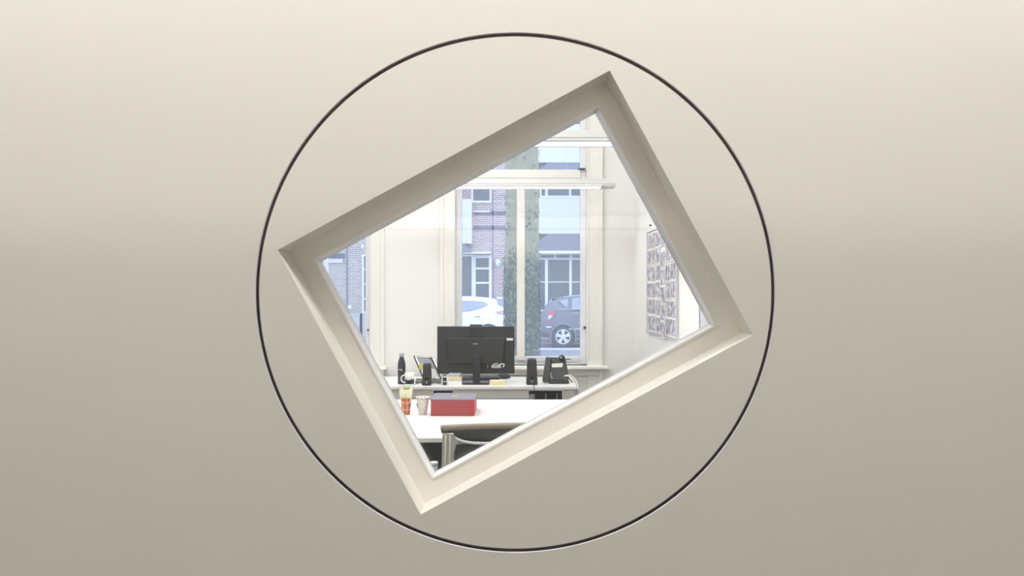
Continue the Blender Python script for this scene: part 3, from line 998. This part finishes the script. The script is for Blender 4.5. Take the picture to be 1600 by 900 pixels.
# desk phone from behind
YP = 5.70
ph = solid('desk_phone', 'black desk phone seen from behind with a pale type label, near the desk end', 'phone', (X(868, YP), YP, ZD))
body = [(X(856, YP), Z(597, YP) + .012), (X(889.5, YP), Z(593, YP)), (X(884.5, YP), Z(562, YP)), (X(854.5, YP), Z(561, YP))]
mb = MB()
lo = [Vector((a, YP - .045 + .10 * (b - ZD) / .16, b)) for a, b in body]
mb.hexa(lo, [p + Vector((0, .035, .01)) for p in lo])
mb.build('body', M_black, ph, bevel=.006)
hs_ = [(X(847, YP), ZD + .006), (X(858, YP), ZD + .004), (X(863, YP), Z(561, YP)), (X(853.5, YP), Z(559.5, YP))]
lo = [Vector((a, YP - .05 + .08 * (b - ZD) / .16, b)) for a, b in hs_]
MB().hexa(lo, [p + Vector((0, .06, .006)) for p in lo]).build('handset', M_black, ph, bevel=.010, seg=3)
MB().box(X(857, YP), X(888, YP), YP - .075, YP + .05, ZD, ZD + .022).build('stand_foot', M_black, ph, bevel=.006)
MB().lathe([(.012, -.02), (.021, -.018), (.021, .022), (.012, .024)], 24, (X(878.5, YP), YP + .05, Z(560, YP)), axis='Y').build('earpiece', M_black2, ph)
MB().lathe([(.003, -.022), (.007, -.022), (.006, -.026), (.002, -.026)], 14, (X(877, YP), YP + .05, Z(559, YP)), axis='Y').build('screw', M_silver, ph)
lb = []
for a, b in ((862.5, 574.5), (879, 574), (880, 568), (862, 569)):
    z = Z(b, YP)
    lb.append(Vector((X(a, YP), YP - .045 + .10 * (z - ZD) / .16 - .0008, z)))
MB().hexa(lb, [p + Vector((0, -.0012, 0)) for p in lb]).build('type_label', mat('pale_label', (226, 224, 208), .7), ph)
MB().tube([at(884, 561.5, YP + .05), at(891.5, 561.3, YP + .05)], .0035, 8).build('cord_plug', M_black, ph)
MB().tube([at(891.5, 561.3, YP + .05), at(893.5, 563, YP + .05)], .003, 8).build('plug_tip', M_silver, ph)
for dx, dz in ((0, 0), (.012, .005)):
    MB().tube(smooth([at(881, 587.5, YP - .06) + Vector((dx, 0, dz)), at(889, 588, YP - .07) + Vector((dx, 0, dz)), at(896, 594, 5.58) + Vector((dx, .0, dz)), at(900.5, 604, 5.50) + Vector((dx, 0, 0)), at(903, 616, 5.50) + Vector((dx * .6, 0, 0)), at(904, 660, 5.50)]), .0034, 8).build('cable', M_cable, ph)
MB().tube(smooth([at(886, 589, YP - .05), at(891, 593, YP - .06), at(894, 597, 5.6)]), .004, 6).build('black_cord', M_black, ph)
MB().tube(smooth([at(861, 582, YP - .03), at(860.5, 588, YP - .06), at(864, 591, YP - .075), at(861, 590, YP - .075)]), .003, 6).build('loop_cord', mat('grey_print', (150, 150, 140)), ph)

# ------------------------------------------------------------------ photo board on the side wall
board = world_empty('photo_board', (XR, 5.05, 1.1), label='white pin board in a thin aluminium frame on the side wall', cat='board')
YB_f, YB_n, BZ0, BZ1 = XR * F / 209.0, XR * F / 255.5, 1.103, 1.775
MB().box(XR - .010, XR, YB_n, YB_f, BZ0, BZ1).build('backing', M_paper, board)
for a, b, c, d in ((YB_n - .009, YB_n, BZ0 - .012, BZ1 + .012), (YB_f, YB_f + .008, BZ0 - .012, BZ1 + .012)):
    MB().box(XR - .016, XR, a, b, c, d).build('frame_bar', M_silver, board)
for z in (BZ0 - .012, BZ1):
    MB().box(XR - .014, XR, YB_n, YB_f, z + .003, z + .009).build('frame_bar', M_silver, board)


def photo_mat():
    m = bpy.data.materials.new('photo_print_image')
    m.use_nodes = True
    nt = m.node_tree
    b = nt.nodes['Principled BSDF']
    b.inputs['Roughness'].default_value = .35
    tc = nt.nodes.new('ShaderNodeTexCoord')
    oi = nt.nodes.new('ShaderNodeObjectInfo')
    ad = nt.nodes.new('ShaderNodeVectorMath')
    sc = nt.nodes.new('ShaderNodeMath')
    sc.operation = 'MULTIPLY'
    sc.inputs[1].default_value = 37.0
    cb = nt.nodes.new('ShaderNodeCombineXYZ')
    nt.links.new(oi.outputs['Random'], sc.inputs[0])
    for i in range(3):
        nt.links.new(sc.outputs[0], cb.inputs[i])
    nt.links.new(tc.outputs['Object'], ad.inputs[0])
    nt.links.new(cb.outputs[0], ad.inputs[1])
    n1 = nt.nodes.new('ShaderNodeTexNoise')
    n1.inputs['Scale'].default_value = 26
    n1.inputs['Detail'].default_value = 3
    n2 = nt.nodes.new('ShaderNodeTexNoise')
    n2.inputs['Scale'].default_value = 16
    nt.links.new(ad.outputs[0], n1.inputs['Vector'])
    nt.links.new(ad.outputs[0], n2.inputs['Vector'])
    cr = nt.nodes.new('ShaderNodeValToRGB')
    cr.color_ramp.elements[0].position = .40
    cr.color_ramp.elements[0].color = lin((70, 70, 78))
    cr.color_ramp.elements[1].position = .62
    cr.color_ramp.elements[1].color = lin((226, 226, 232))
    e = cr.color_ramp.elements.new(.48)
    e.color = lin((136, 134, 146))
    nt.links.new(n1.outputs['Fac'], cr.inputs[0])
    c2_ = nt.nodes.new('ShaderNodeValToRGB')
    c2_.color_ramp.interpolation = 'LINEAR'
    c2_.color_ramp.elements[0].position = .36
    c2_.color_ramp.elements[0].color = lin((120, 132, 190))
    c2_.color_ramp.elements[1].position = .66
    c2_.color_ramp.elements[1].color = lin((214, 120, 110))
    e = c2_.color_ramp.elements.new(.5)
    e.color = lin((176, 166, 160))
    nt.links.new(n2.outputs['Fac'], c2_.inputs[0])
    mx = nt.nodes.new('ShaderNodeMix')
    mx.data_type = 'RGBA'
    mx.inputs[0].default_value = .22
    nt.links.new(cr.outputs[0], mx.inputs[6])
    nt.links.new(c2_.outputs[0], mx.inputs[7])
    nt.links.new(mx.outputs[2], b.inputs['Base Color'])
    return m


M_photo = photo_mat()
ORD = ['first', 'second', 'third', 'fourth', 'fifth', 'sixth']
pw, phh = .160, .105
bw = YB_f - YB_n
colx = [YB_f - .022 - (k + .5) * (bw - .03) / 6 for k in range(6)]
protop = MB()
protop.box(-.0008, 0, -pw / 2, pw / 2, -phh / 2, phh / 2, 0)
proto_me = None
for r in range(6):
    for k in range(6):
        zc = BZ1 - .062 - r * .1095 + random.uniform(-.003, .003)
        yc = colx[k] + random.uniform(-.004, .004)
        if k == 3 and r > 0:
            zc -= .028
        # leave out what the tilted frame hides
        s = F / yc
        px, py = CX + (XR) * s, CY - (zc - phh / 2 - H) * s
        edge = 929 + (py - 176) * (1110 - 929) / (505.5 - 176)
        if px - 5 > edge:
            continue
        o = empty('photo_print', (XR - .0135 - .0006 * (k % 2), yc, zc), label=f'photo print, {ORD[k]} from the window in the {ORD[r]} row of the pin board', cat='photo', group='photo prints on the pin board')
        o.rotation_euler = (random.uniform(-.03, .03), 0, random.uniform(-.006, .015))
        if proto_me is None:
            a = MB().box(-.0010, 0, -pw / 2, pw / 2, -phh / 2, phh / 2).build('paper', M_paper, o)
            b = MB().box(-.0014, -.001, -pw / 2 + .008, pw / 2 - .008, -phh / 2 + .006, phh / 2 - .006).build('picture', M_photo, o)
            proto_me = (a.data, b.data)
        else:
            for nm, me in zip(('paper', 'picture'), proto_me):
                c = bpy.data.objects.new(nm, me)
                COL.objects.link(c)
                c.parent = o
hk = MB().lathe([(.003, 0), (.005, -.006), (.009, -.010), (.006, -.014)], 12, (XR, X(1018, 1) and XR * F / 213, Z(352, XR * F / 213)), axis='X').build('wall_hook', M_dkgrey)
tag(hk, 'tiny dark hook on the side wall above the pin board', 'hook')
# framed bluish print further along the side wall
yq = XR * F / 293.0
fp = world_empty('wall_print', (XR, yq - .3, 1.1), label='pale blue grey print at the edge of the side wall, just inside the frame corner', cat='print')
MB().box(XR - .012, XR, yq - .62, yq, .95, 1.62).build('sheet', mat('blue_grey_print', (206, 210, 218), .6, noise=.18, nscale=60), fp)
MB().box(XR - .018, XR, yq, yq + .006, .94, 1.63).build('edge', M_silver, fp)

# ------------------------------------------------------------------ the street outside
YF = 31.0                      # facade across the street
YK = 26.5                      # near flank of the parked cars
tag(MB().box(-30, 30, 6.6, YF, ST - .3, ST - .02).build('street', mat('blue_grey_asphalt', (128, 132, 140), .8, noise=.08, nscale=2)), 'grey street and paving outside the windows', kind='structure')
tag(MB().box(-30, 30, 25.4, 26.1, ST - .02, ST + .0).build('pavement_band', mat('pale_concrete', (196, 196, 198), .8)), 'pale gutter band in front of the parked cars', kind='structure')
tag(MB().box(-30, 30, 29.0, YF, ST - .02, ST + .12).build('pavement', mat('far_paving', (160, 158, 160), .8, noise=.06, nscale=3)), 'raised pavement at the foot of the brick houses', kind='structure')


def brick_mat(name, c1, c2, mortar):
    m = bpy.data.materials.new(name)
    m.use_nodes = True
    nt = m.node_tree
    b = nt.nodes['Principled BSDF']
    b.inputs['Roughness'].default_value = .85
    tc = nt.nodes.new('ShaderNodeTexCoord')
    sp = nt.nodes.new('ShaderNodeSeparateXYZ')
    cb = nt.nodes.new('ShaderNodeCombineXYZ')
    nt.links.new(tc.outputs['Object'], sp.inputs[0])
    nt.links.new(sp.outputs[0], cb.inputs[0])
    nt.links.new(sp.outputs[2], cb.inputs[1])
    br = nt.nodes.new('ShaderNodeTexBrick')
    br.inputs['Scale'].default_value = 1.0
    br.inputs['Brick Width'].default_value = .23
    br.inputs['Row Height'].default_value = .078
    br.inputs['Mortar Size'].default_value = .011
    br.inputs['Color1'].default_value = lin(c1)
    br.inputs['Color2'].default_value = lin(c2)
    br.inputs['Mortar'].default_value = lin(mortar)
    nt.links.new(cb.outputs[0], br.inputs['Vector'])
    nt.links.new(br.outputs['Color'], b.inputs['Base Color'])
    bp = nt.nodes.new('ShaderNodeBump')
    bp.inputs['Strength'].default_value = .4
    bp.inputs['Distance'].default_value = .01
    nt.links.new(br.outputs['Fac'], bp.inputs['Height'])
    bp.invert = True
    nt.links.new(bp.outputs[0], b.inputs['Normal'])
    return m


M_brick = brick_mat('brown_brick', (192, 160, 158), (160, 136, 140), (222, 216, 214))
M_brick2 = brick_mat('grey_brick', (176, 162, 156), (140, 132, 132), (214, 208, 204))
M_extwhite = mat('exterior_white', (236, 238, 240), .5)
M_panel = mat('pale_cladding', (220, 218, 217), .5)
M_slate = mat('slate_roof', (118, 120, 132), .7, noise=.05, nscale=4)
M_glassd = mat('house_glass', (96, 102, 112), .12, spec=.6)
M_curtain = mat('net_curtain', (188, 188, 192), .8)
M_plinth = mat('plinth_render', (184, 186, 190), .8)


def fx(px): return X(px, YF)
def fz(py): return Z(py, YF)


def house_window(parent, p0, p1, q0, q1, vb=(), hb=(), fr=2.2, proud=0.0, curtain=False):
    """window of a house given by the facade pixels it fills: frame with bars, pane as sub-part"""
    x0, x1, z1, z0 = fx(p0), fx(p1), fz(q0), fz(q1)
    t = fr / F * YF
    y0, y1 = YF - .09 - proud, YF - .0 - proud
    mb = MB()
    mb.box(x0, x0 + t, y0, y1, z0, z1).box(x1 - t, x1, y0, y1, z0, z1)
    mb.box(x0 + t, x1 - t, y0, y1, z0, z0 + t).box(x0 + t, x1 - t, y0, y1, z1 - t, z1)
    for v, w in vb:
        mb.box(fx(v), fx(v + w), y0 + .005, y1, z0 + t, z1 - t)
    for v, w in hb:
        mb.box(x0 + t, x1 - t, y0 + .008, y1, fz(v + w), fz(v))
    f = mb.build('window', M_extwhite, parent)
    MB().box(x0 + t * .5, x1 - t * .5, y1 - .035, y1 - .02, z0 + t * .5, z1 - t * .5).build('pane', M_glassd, f)
    if curtain:
        MB().box(x0 + t, x0 + t + (x1 - x0) * .3, y1 - .018, y1 - .012, z0 + t, z1 - t).build('curtain', M_curtain, f)
    return f


# house with the bays
hb_ = world_empty('brick_house', (0, YF, ST), label='brick house with pale bays and slate bay roofs across the street behind the cars', cat='house')
MB().box(fx(640), fx(1100), YF, YF + .4, ST, 13.5).build('wall', M_brick, hb_)
MB().box(fx(640), fx(1100), YF - .06, YF, ST + .1, .1).build('plinth', M_plinth, hb_)
STO = 110.0                    # storey height in facade pixels
for fl in (0, 1, 2):
    dy = -STO * fl
    # right bay: cladding, slate skirt roof below it
    PB = .45
    x0, x1 = fx(855), fx(1000)
    if fl < 2:
        MB().box(fx(843) - .35, x1, YF - PB, YF, fz(367 + dy), fz(310 + dy)).build('bay_panel', M_panel, hb_, bevel=.02)
        z1, z0 = fz(367 + dy), fz(394 + dy)
        lo = [Vector((fx(826), YF - PB - .55, z0)), Vector((x1, YF - PB - .55, z0)), Vector((x1, YF, z0)), Vector((fx(826), YF, z0))]
        hi = [Vector((x0, YF - PB, z1)), Vector((x1, YF - PB, z1)), Vector((x1, YF, z1)), Vector((x0, YF, z1))]
        MB().hexa(lo, hi).build('bay_roof', M_slate, hb_)
        MB().box(fx(826), x1, YF - PB - .58, YF, fz(398 + dy), z0).build('cornice', M_extwhite, hb_)
        # left bay, mirrored
        xl = fx(739)
        MB().box(fx(640), xl - .02, YF - PB, YF, fz(382 + dy), fz(313 + dy)).build('bay_panel', M_panel, hb_, bevel=.02)
        z1, z0 = fz(379 + dy), fz(395 + dy)
        lo = [Vector((fx(640), YF - PB - .45, z0)), Vector((xl + .02, YF - PB - .45, z0)), Vector((xl + .02, YF, z0)), Vector((fx(640), YF, z0))]
        hi = [Vector((fx(640), YF - PB - .05, z1)), Vector((fx(722), YF - PB - .05, z1)), Vector((fx(722), YF, z1)), Vector((fx(640), YF, z1))]
        MB().hexa(lo, hi).build('bay_roof', M_slate, hb_)
        MB().box(fx(640), fx(768), YF - PB - .3, YF, fz(397.5 + dy), z0).build('cornice', M_extwhite, hb_)
    if fl > 0:
        house_window(hb_, 736.5, 768, 396 + dy + 5, 317 + dy + STO, vb=(), hb=((440 + dy, 2),), fr=3)
        house_window(hb_, 843, 1000, 398 + dy, 310 + dy + STO, vb=((851, 4.5), (888, 3.5), (925, 3.5), (960, 3)), fr=2.5, proud=.3)
# ground floor joinery
house_window(hb_, 690, 740, 398, 470, vb=((712, 3),), fr=3, proud=.02)
house_window(hb_, 739, 768.5, 399, 484, hb=((418, 3), (440.5, 3)), fr=4.5, curtain=True)
house_window(hb_, 843, 1000, 398, 404.5, vb=((865, 2.5), (890, 3), (925, 3)), fr=1.2, proud=.3)
house_window(hb_, 838, 1000, 404, 486, vb=((851, 4.5), (888.5, 3.8), (925, 3.5), (960, 3)), hb=((440, 1.6),), fr=2.4, proud=.3)
mb = MB()
for z in (333, 356):           # dark bands of the glass reflection, put into the brick colour
    mb.box(fx(740), fx(790), YF - .02, YF, fz(z + 3), fz(z - 3))
mb.build('reflection_band', brick_mat('reflection_band_brick', (120, 102, 128), (104, 92, 118), (160, 150, 165)), hb_)
MB().box(fx(768.5), fx(771.5), YF - .02, YF, ST + .1, fz(250)).build('quoin_strip', brick_mat('violet_quoin', (150, 130, 150), (136, 120, 142), (188, 180, 190)), hb_)
MB().lathe([(.02, -.14), (.08, -.1), (.11, .02), (.06, .14)], 14, (fx(778), YF - .12, fz(411))).build('wall_lamp', M_extwhite, hb_)

# neighbouring house seen through the half hidden window
h2_ = world_empty('corner_house', (fx(545), YF, ST), label='grey brick house with a barred window, seen through the half hidden office window', cat='house')
MB().box(fx(514), fx(640), YF - .05, YF + .4, ST, 12).build('wall', M_brick2, h2_)
MB().box(fx(512), fx(640), YF - .12, YF - .05, ST, fz(490)).build('plinth', M_plinth, h2_)
MB().box(fx(514), fx(536), YF - .14, YF - .05, fz(411), fz(405)).build('stone_band', mat('pale_stone', (206, 206, 208), .7), h2_)
MB().box(fx(514), fx(540), YF - .08, YF - .05, fz(404), fz(396)).build('dark_band', mat('dark_brick_band', (84, 88, 108), .8), h2_)
MB().box(fx(541.5), fx(544), YF - .09, YF - .05, fz(490), fz(360)).build('downpipe', mat('pipe_grey', (112, 116, 136), .6), h2_)
house_window(h2_, 567, 600, 398, 489, vb=((580, 2), (590, 2)), hb=((420, 2), (443, 2), (466, 2)), fr=2.4, proud=.06)
MB().box(fx(545), fx(550), YF - .16, YF - .05, fz(482), fz(477)).build('meter_box', M_extwhite, h2_, bevel=.01)
MB().box(fx(566), fx(569.5), YF - .2, YF - .05, fz(388), fz(382)).build('lantern', M_extwhite, h2_, bevel=.02)
MB().box(fx(563), fx(567), YF - .12, YF - .05, ST, fz(490)).build('pilaster', M_extwhite, h2_)
h3_ = world_empty('pale_house', (fx(470), YF + 2, ST), label='pale rendered house at the outer edge of the half hidden window', cat='house')
MB().box(fx(380), fx(514), YF + 1.5, YF + 3, ST, 9).build('wall', mat('pale_render', (226, 228, 230), .7), h3_)
MB().box(fx(470), fx(490), YF + 1.42, YF + 1.5, 1, 3).build('window', M_glassd, h3_)

# ivy covered tree trunk
YT = 12.0
tx0, tx1 = X(788, YT), X(843, YT)
tc_ = (tx0 + tx1) / 2
tw = (tx1 - tx0) / 2
tree = world_empty('tree', (tc_, YT, ST), label='straight ivy covered tree trunk standing before the main window', cat='tree')
pts = [(tc_ + .006 * math.sin(k * 1.3), YT, ST + k * .5) for k in range(15)]
MB().tube(pts, [tw * 1.15] + [tw * .95] * 14, 24).build('trunk', mat('grey_bark', (150, 146, 120), .9, noise=.6, nscale=42, bump=.9), tree)
for k in range(7):
    a = k * .9
    p = Vector((tc_, YT, ST + 5.6 + .25 * k))
    q = p + Vector((1.6 * math.cos(a), 1.2 * math.sin(a), 1.4))
    MB().tube([p, p.lerp(q, .5) + Vector((0, 0, -.1)), q], [.10, .06, .02], 8).build('branch', mat('grey_bark', (98, 104, 98)), tree)
mb = MB()
rnd = random.Random(3)
for k in range(12000):
    a = rnd.uniform(0, 2 * math.pi)
    z = ST + rnd.uniform(0, 1) * 5.2
    dens = 1.0 if z < 1.35 else max(.04, 1 - (z - 1.35) / .7)
    if rnd.random() > dens:
        continue
    r = tw * rnd.uniform(.95, 1.02)
    c = Vector((tc_ + r * math.cos(a), YT + r * math.sin(a), z))
    nrm = Vector((math.cos(a), math.sin(a), rnd.uniform(-.3, .6))).normalized()
    u = nrm.cross(Vector((0, 0, 1))).normalized()
    v = u.cross(nrm)
    s = rnd.uniform(.012, .026)
    t = rnd.uniform(-.8, .8)
    uu = u * math.cos(t) + v * math.sin(t)
    vv = -u * math.sin(t) + v * math.cos(t)
    off = nrm * rnd.uniform(.0, .02)
    mb.add([c + off - vv * s * 1.2, c + off + uu * s + vv * s * .1 + nrm * .006, c + off + vv * s, c + off - uu * s + vv * s * .1 + nrm * .006], [(0, 1, 2, 3)])
iv = mb.build('ivy', mat('ivy_leaf', (60, 86, 74), .6, noise=.35, nscale=20), tree)
iv['kind'] = 'stuff'


# ------------------------------------------------------------------ cars
def car(name, label, stations, paint, wheels, windows, lights, handles, arch_m, loc, rz, wheel_r=.335, extra=None):
    """stations: (x from the tail, underside, belt height, roof height, half width below belt, half width of roof)"""
    root = empty(name, loc, rz, label=label, cat='car')
    vs, fs = [], []
    n = 12
    for x, zb, zs_, zr, w, wr in stations:
        mid = zb + (zs_ - zb) * .45
        half = [(w * .86, zb), (w * .985, zb + .10), (w, mid), (w * .985, zs_ - .02), (wr + (w - wr) * .12, zr - (zr - zs_) * .14 - .012), (wr * .6, zr)]
        ring = half + [(-a, b) for a, b in reversed(half)]
        vs += [(x, a, b) for a, b in ring]
    m = len(stations)
    for i in range(m - 1):
        for k in range(n):
            j = (k + 1) % n
            fs.append((i * n + k, i * n + j, (i + 1) * n + j, (i + 1) * n + k))
    fs.append(tuple(range(n)))
    fs.append(tuple((m - 1) * n + k for k in range(n)))
    MB().add(vs, fs, 0, True).build('body', paint, root, subsurf=2)

    def side_y(x, z):
        w, wr = interp(stations, x, 4), interp(stations, x, 5)
        zs_, zr = interp(stations, x, 2), interp(stations, x, 3)
        if z <= zs_ or zr - zs_ < .05:
            return w
        t = min(1, (z - zs_) / (zr - zs_))
        return w + (wr - w) * t * .93

    def side_poly(nm, poly, m_, out, th=.02, parent=root):
        o = None
        for sg in (-1, 1):
            outer_ = [Vector((x, sg * (side_y(x, z) + out), z)) for x, z in poly]
            inner_ = [Vector((x, sg * (side_y(x, z) + out - th), z)) for x, z in poly]
            o = MB().hexa(inner_, outer_).build(nm, m_, root)
        return o
    for nm, poly, m_ in windows:
        side_poly(nm, poly, m_, .012, .03)
    for nm, poly, m_ in lights:
        side_poly(nm, poly, m_, .016, .05)
    for x, z in handles:
        for sg in (-1, 1):
            y = sg * (side_y(x, z) + .03)
            MB().tube([(x - .09, y - sg * .02, z), (x - .06, y, z), (x + .06, y, z), (x + .09, y - sg * .02, z)], .014, 8).build('door_handle', M_silver, root)
    M_tyre = mat('tyre_rubber', (74, 76, 82), .8)
    M_arch = mat('arch_dark', (52, 54, 66), .7)
    M_wheel = mat('wheel_silver', (214, 218, 228), .35, metal=.2)
    for xw in wheels:
        for sg in (-1, 1):
            w = interp(stations, xw, 4)
            y = sg * (w + .004)
            MB().lathe([(wheel_r + .075, y - sg * .1), (wheel_r + .075, y)], 40, (xw, 0, wheel_r), axis='Y').build('wheel_arch', M_arch, root)
            ring = [(xw + (wheel_r + .075) * math.cos(t), y + sg * .004, wheel_r + (wheel_r + .075) * math.sin(t)) for t in [math.pi * (-.12 + 1.24 * i / 28) for i in range(29)]]
            MB().tube(ring, .028, 8).build('arch_lip', arch_m, root)
            y2 = y + sg * .022
            wh = MB().lathe([(.2, y2 - sg * .2), (wheel_r * .97, y2 - sg * .19), (wheel_r, y2 - sg * .1), (wheel_r * .96, y2 - sg * .01), (wheel_r * .76, y2), (wheel_r * .72, y2 - sg * .03), (.01, y2 - sg * .035)], 40, (xw, 0, wheel_r), axis='Y', caps=False).build('wheel', M_tyre, root)
            mbw = MB()
            R = wheel_r * .72
            mbw.lathe([(R * .86, y2 - sg * .02), (R * .92, y2 + sg * .006), (R, y2 + sg * .004), (R, y2 - sg * .02)], 40, (xw, 0, wheel_r), axis='Y', caps=False)
            mbw.lathe([(R * .28, y2 - sg * .02), (R * .26, y2 + sg * .008), (.004, y2 + sg * .012)], 20, (xw, 0, wheel_r), axis='Y', caps=False)
            for k in range(5):
                t = 2 * math.pi * k / 5 + math.pi / 2
                d, nrm = Vector((math.cos(t), 0, math.sin(t))), Vector((-math.sin(t), 0, math.cos(t)))
                c = Vector((xw, y2, wheel_r))
                p = [c + d * R * .2 - nrm * R * .15, c + d * R * .2 + nrm * R * .15, c + d * R * .9 + nrm * R * .26, c + d * R * .9 - nrm * R * .26]
                mbw.hexa(p, [v + Vector((0, sg * .010, 0)) for v in p])
            mbw.build('wheel_rim', M_wheel, wh)
    if extra:
        extra(root, side_y)
    return root


M_carglass = mat('car_glass', (150, 158, 174), .1, spec=.6)
M_lightred = mat('tail_light_red', (224, 84, 88), .25)
M_lightpale = mat('tail_light_pale', (228, 214, 222), .25)
PXM = F / YK                   # pixels per metre at the cars


def dk(px, py):                # dark car: local x from the tail, height above the street
    return ((px - 846) / PXM, (542.3 - py) / PXM)


dark_st = [(-.02, .42, .62, .66, .60, .5), (.03, .36, .92, .98, .76, .66), (.14, .32, 1.20, 1.30, .83, .64), (.34, .30, 1.23, 1.62, .86, .62), (.8, .28, 1.22, 1.70, .87, .62),
           (1.4, .26, 1.20, 1.74, .875, .62), (2.2, .26, 1.16, 1.73, .875, .62), (2.75, .26, 1.12, 1.60, .87, .62), (3.25, .28, 1.06, 1.16, .86, .66), (3.8, .30, .92, .98, .82, .62), (4.08, .36, .62, .66, .66, .5)]
M_grey_paint = mat('grey_car_paint', (112, 114, 128), .35, coat=.4)


def dark_extra(root, sy):
    M_trim = mat('dark_bumper_trim', (66, 68, 78), .6)
    w = [dk(846, 527), dk(862, 528), dk(862, 521), dk(846.5, 519)]
    for sg in (-1, 1):
        o_ = [Vector((x, sg * (sy(max(x, .12), .4) + .006), z)) for x, z in w]
        MB().hexa([v - Vector((0, sg * .08, 0)) for v in o_], o_).build('bumper_trim', M_trim, root)
        x, z = dk(857, 511)
        MB().box(x - .08, x + .10, sg * (sy(.2, .6) + .01) - .012, sg * (sy(.2, .6) + .01) + .012, z - .02, z + .02).build('reflector', M_extwhite, root, bevel=.01)
        MB().tube([(.55, sg * (sy(.8, 1.24) + .01), 1.245), (1.3, sg * (sy(1.3, 1.24) + .012), 1.255), (2.4, sg * (sy(2.4, 1.2) + .012), 1.21)], .012, 6).build('belt_moulding', M_silver, root)
        MB().tube([(.75, sg * .6, 1.665), (1.3, sg * .6, 1.715), (2.3, sg * .6, 1.715)], .014, 6).build('roof_rail', M_silver, root)
        x0, z0 = dk(893, 513)
        MB().box(x0 - .1, x0 + 1.6, sg * (sy(1.4, .5) + .0) - .012, sg * (sy(1.4, .5)) + .014, .58, .62).build('door_strip', M_silver, root)
    MB().hexa([Vector((.24, -.55, 1.26)), Vector((.24, .55, 1.26)), Vector((.38, .52, 1.57)), Vector((.38, -.52, 1.57))],
              [Vector((.17, -.55, 1.28)), Vector((.17, .55, 1.28)), Vector((.32, .52, 1.59)), Vector((.32, -.52, 1.59))]).build('rear_window', M_carglass, root)
    MB().box(.30, .6, -.5, .5, 1.605, 1.645).build('spoiler', M_grey_paint, root, bevel=.02)


car('grey_car', 'grey hatchback with silver alloy wheel and red tail light parked across the street',
    dark_st, M_grey_paint, (dk(879.8, 0)[0], 3.35),
    [('quarter_window', [dk(873, 470), dk(888.5, 466), dk(887, 480.5), dk(883, 479)], M_carglass),
     ('door_window', [dk(894.5, 465.5), dk(925, 464), dk(930, 484), dk(893.5, 483)], M_carglass),
     ('front_window', [dk(934, 465), dk(948, 466), dk(968, 486), dk(937, 485)], M_carglass)],
    [('tail_light', [dk(857.5, 487), dk(867.5, 486), dk(866, 492), dk(857, 492)], M_lightred),
     ('tail_lamp_lower', [dk(857, 492.2), dk(864, 492.2), dk(860, 498), dk(856.5, 499)], M_lightpale),
     ('tail_lamp_base', [dk(856.5, 499.2), dk(860, 498.2), dk(857.5, 503), dk(855, 504)], M_lightred)],
    [dk(899, 489.5)], mat('arch_lip_grey', (128, 128, 134), .6), (X(846, YK), YK + .875, ST), 0.0, wheel_r=.345, extra=dark_extra)


def wk(px, py):                # white car faces the other way
    return ((792 - px) / PXM, (542.3 - py) / PXM)


white_st = [(-.02, .45, .66, .70, .60, .5), (.03, .40, .98, 1.04, .78, .64), (.12, .36, 1.18, 1.36, .84, .62), (.26, .32, 1.26, 1.56, .87, .6), (.6, .28, 1.30, 1.645, .88, .62),
            (1.3, .26, 1.24, 1.70, .885, .62), (2.2, .26, 1.16, 1.70, .885, .62), (2.8, .26, 1.12, 1.56, .88, .62), (3.35, .28, 1.06, 1.16, .87, .66), (4.0, .30, .92, .98, .83, .62), (4.25, .36, .62, .66, .66, .5)]
M_white_paint = mat('white_car_paint', (244, 245, 247), .3, coat=.4)


def white_extra(root, sy):
    for sg in (-1, 1):
        x, z = wk(746, 494.5)
        MB().box(x - .1, x + .1, sg * (sy(x, z) + .004) - .006, sg * (sy(x, z) + .004) + .006, z - .008, z + .008).build('trim_line', mat('arch_dark', (52, 54, 66)), root)
    MB().box(.02, .35, -.55, .55, 1.60, 1.65).build('spoiler', M_white_paint, root, bevel=.02)
    MB().hexa([Vector((.16, -.55, 1.26)), Vector((.16, .55, 1.26)), Vector((.28, .52, 1.56)), Vector((.28, -.52, 1.56))],
              [Vector((.08, -.55, 1.28)), Vector((.08, .55, 1.28)), Vector((.2, .52, 1.58)), Vector((.2, -.52, 1.58))]).build('rear_window', M_carglass, root)


car('white_car', 'white crossover car parked beyond the monitor, rear end beside the tree trunk',
    white_st, M_white_paint, (wk(763, 0)[0], 3.3),
    [('rear_side_window', [wk(716, 469.5), wk(744, 470), wk(757, 471.5), wk(763, 475), wk(752, 480), wk(737, 484), wk(716, 486.5)], M_carglass),
     ('front_window', [wk(674, 471), wk(712, 469.5), wk(712, 487), wk(664, 489)], M_carglass),
     ('rear_glass_side', [wk(777, 471.5), wk(787, 469), wk(785, 478), wk(779, 475.5)], M_carglass)],
    [('tail_light', [wk(774, 486.5), wk(786, 485), wk(785, 491), wk(779, 490)], mat('tail_light_dim', (206, 160, 168), .3))],
    [wk(716, 492)], M_white_paint, (X(792, YK), YK + .885, ST), math.pi, wheel_r=.36, extra=white_extra)

for o in list(bpy.data.objects):
    if 'abs' in o:
        del o['abs']
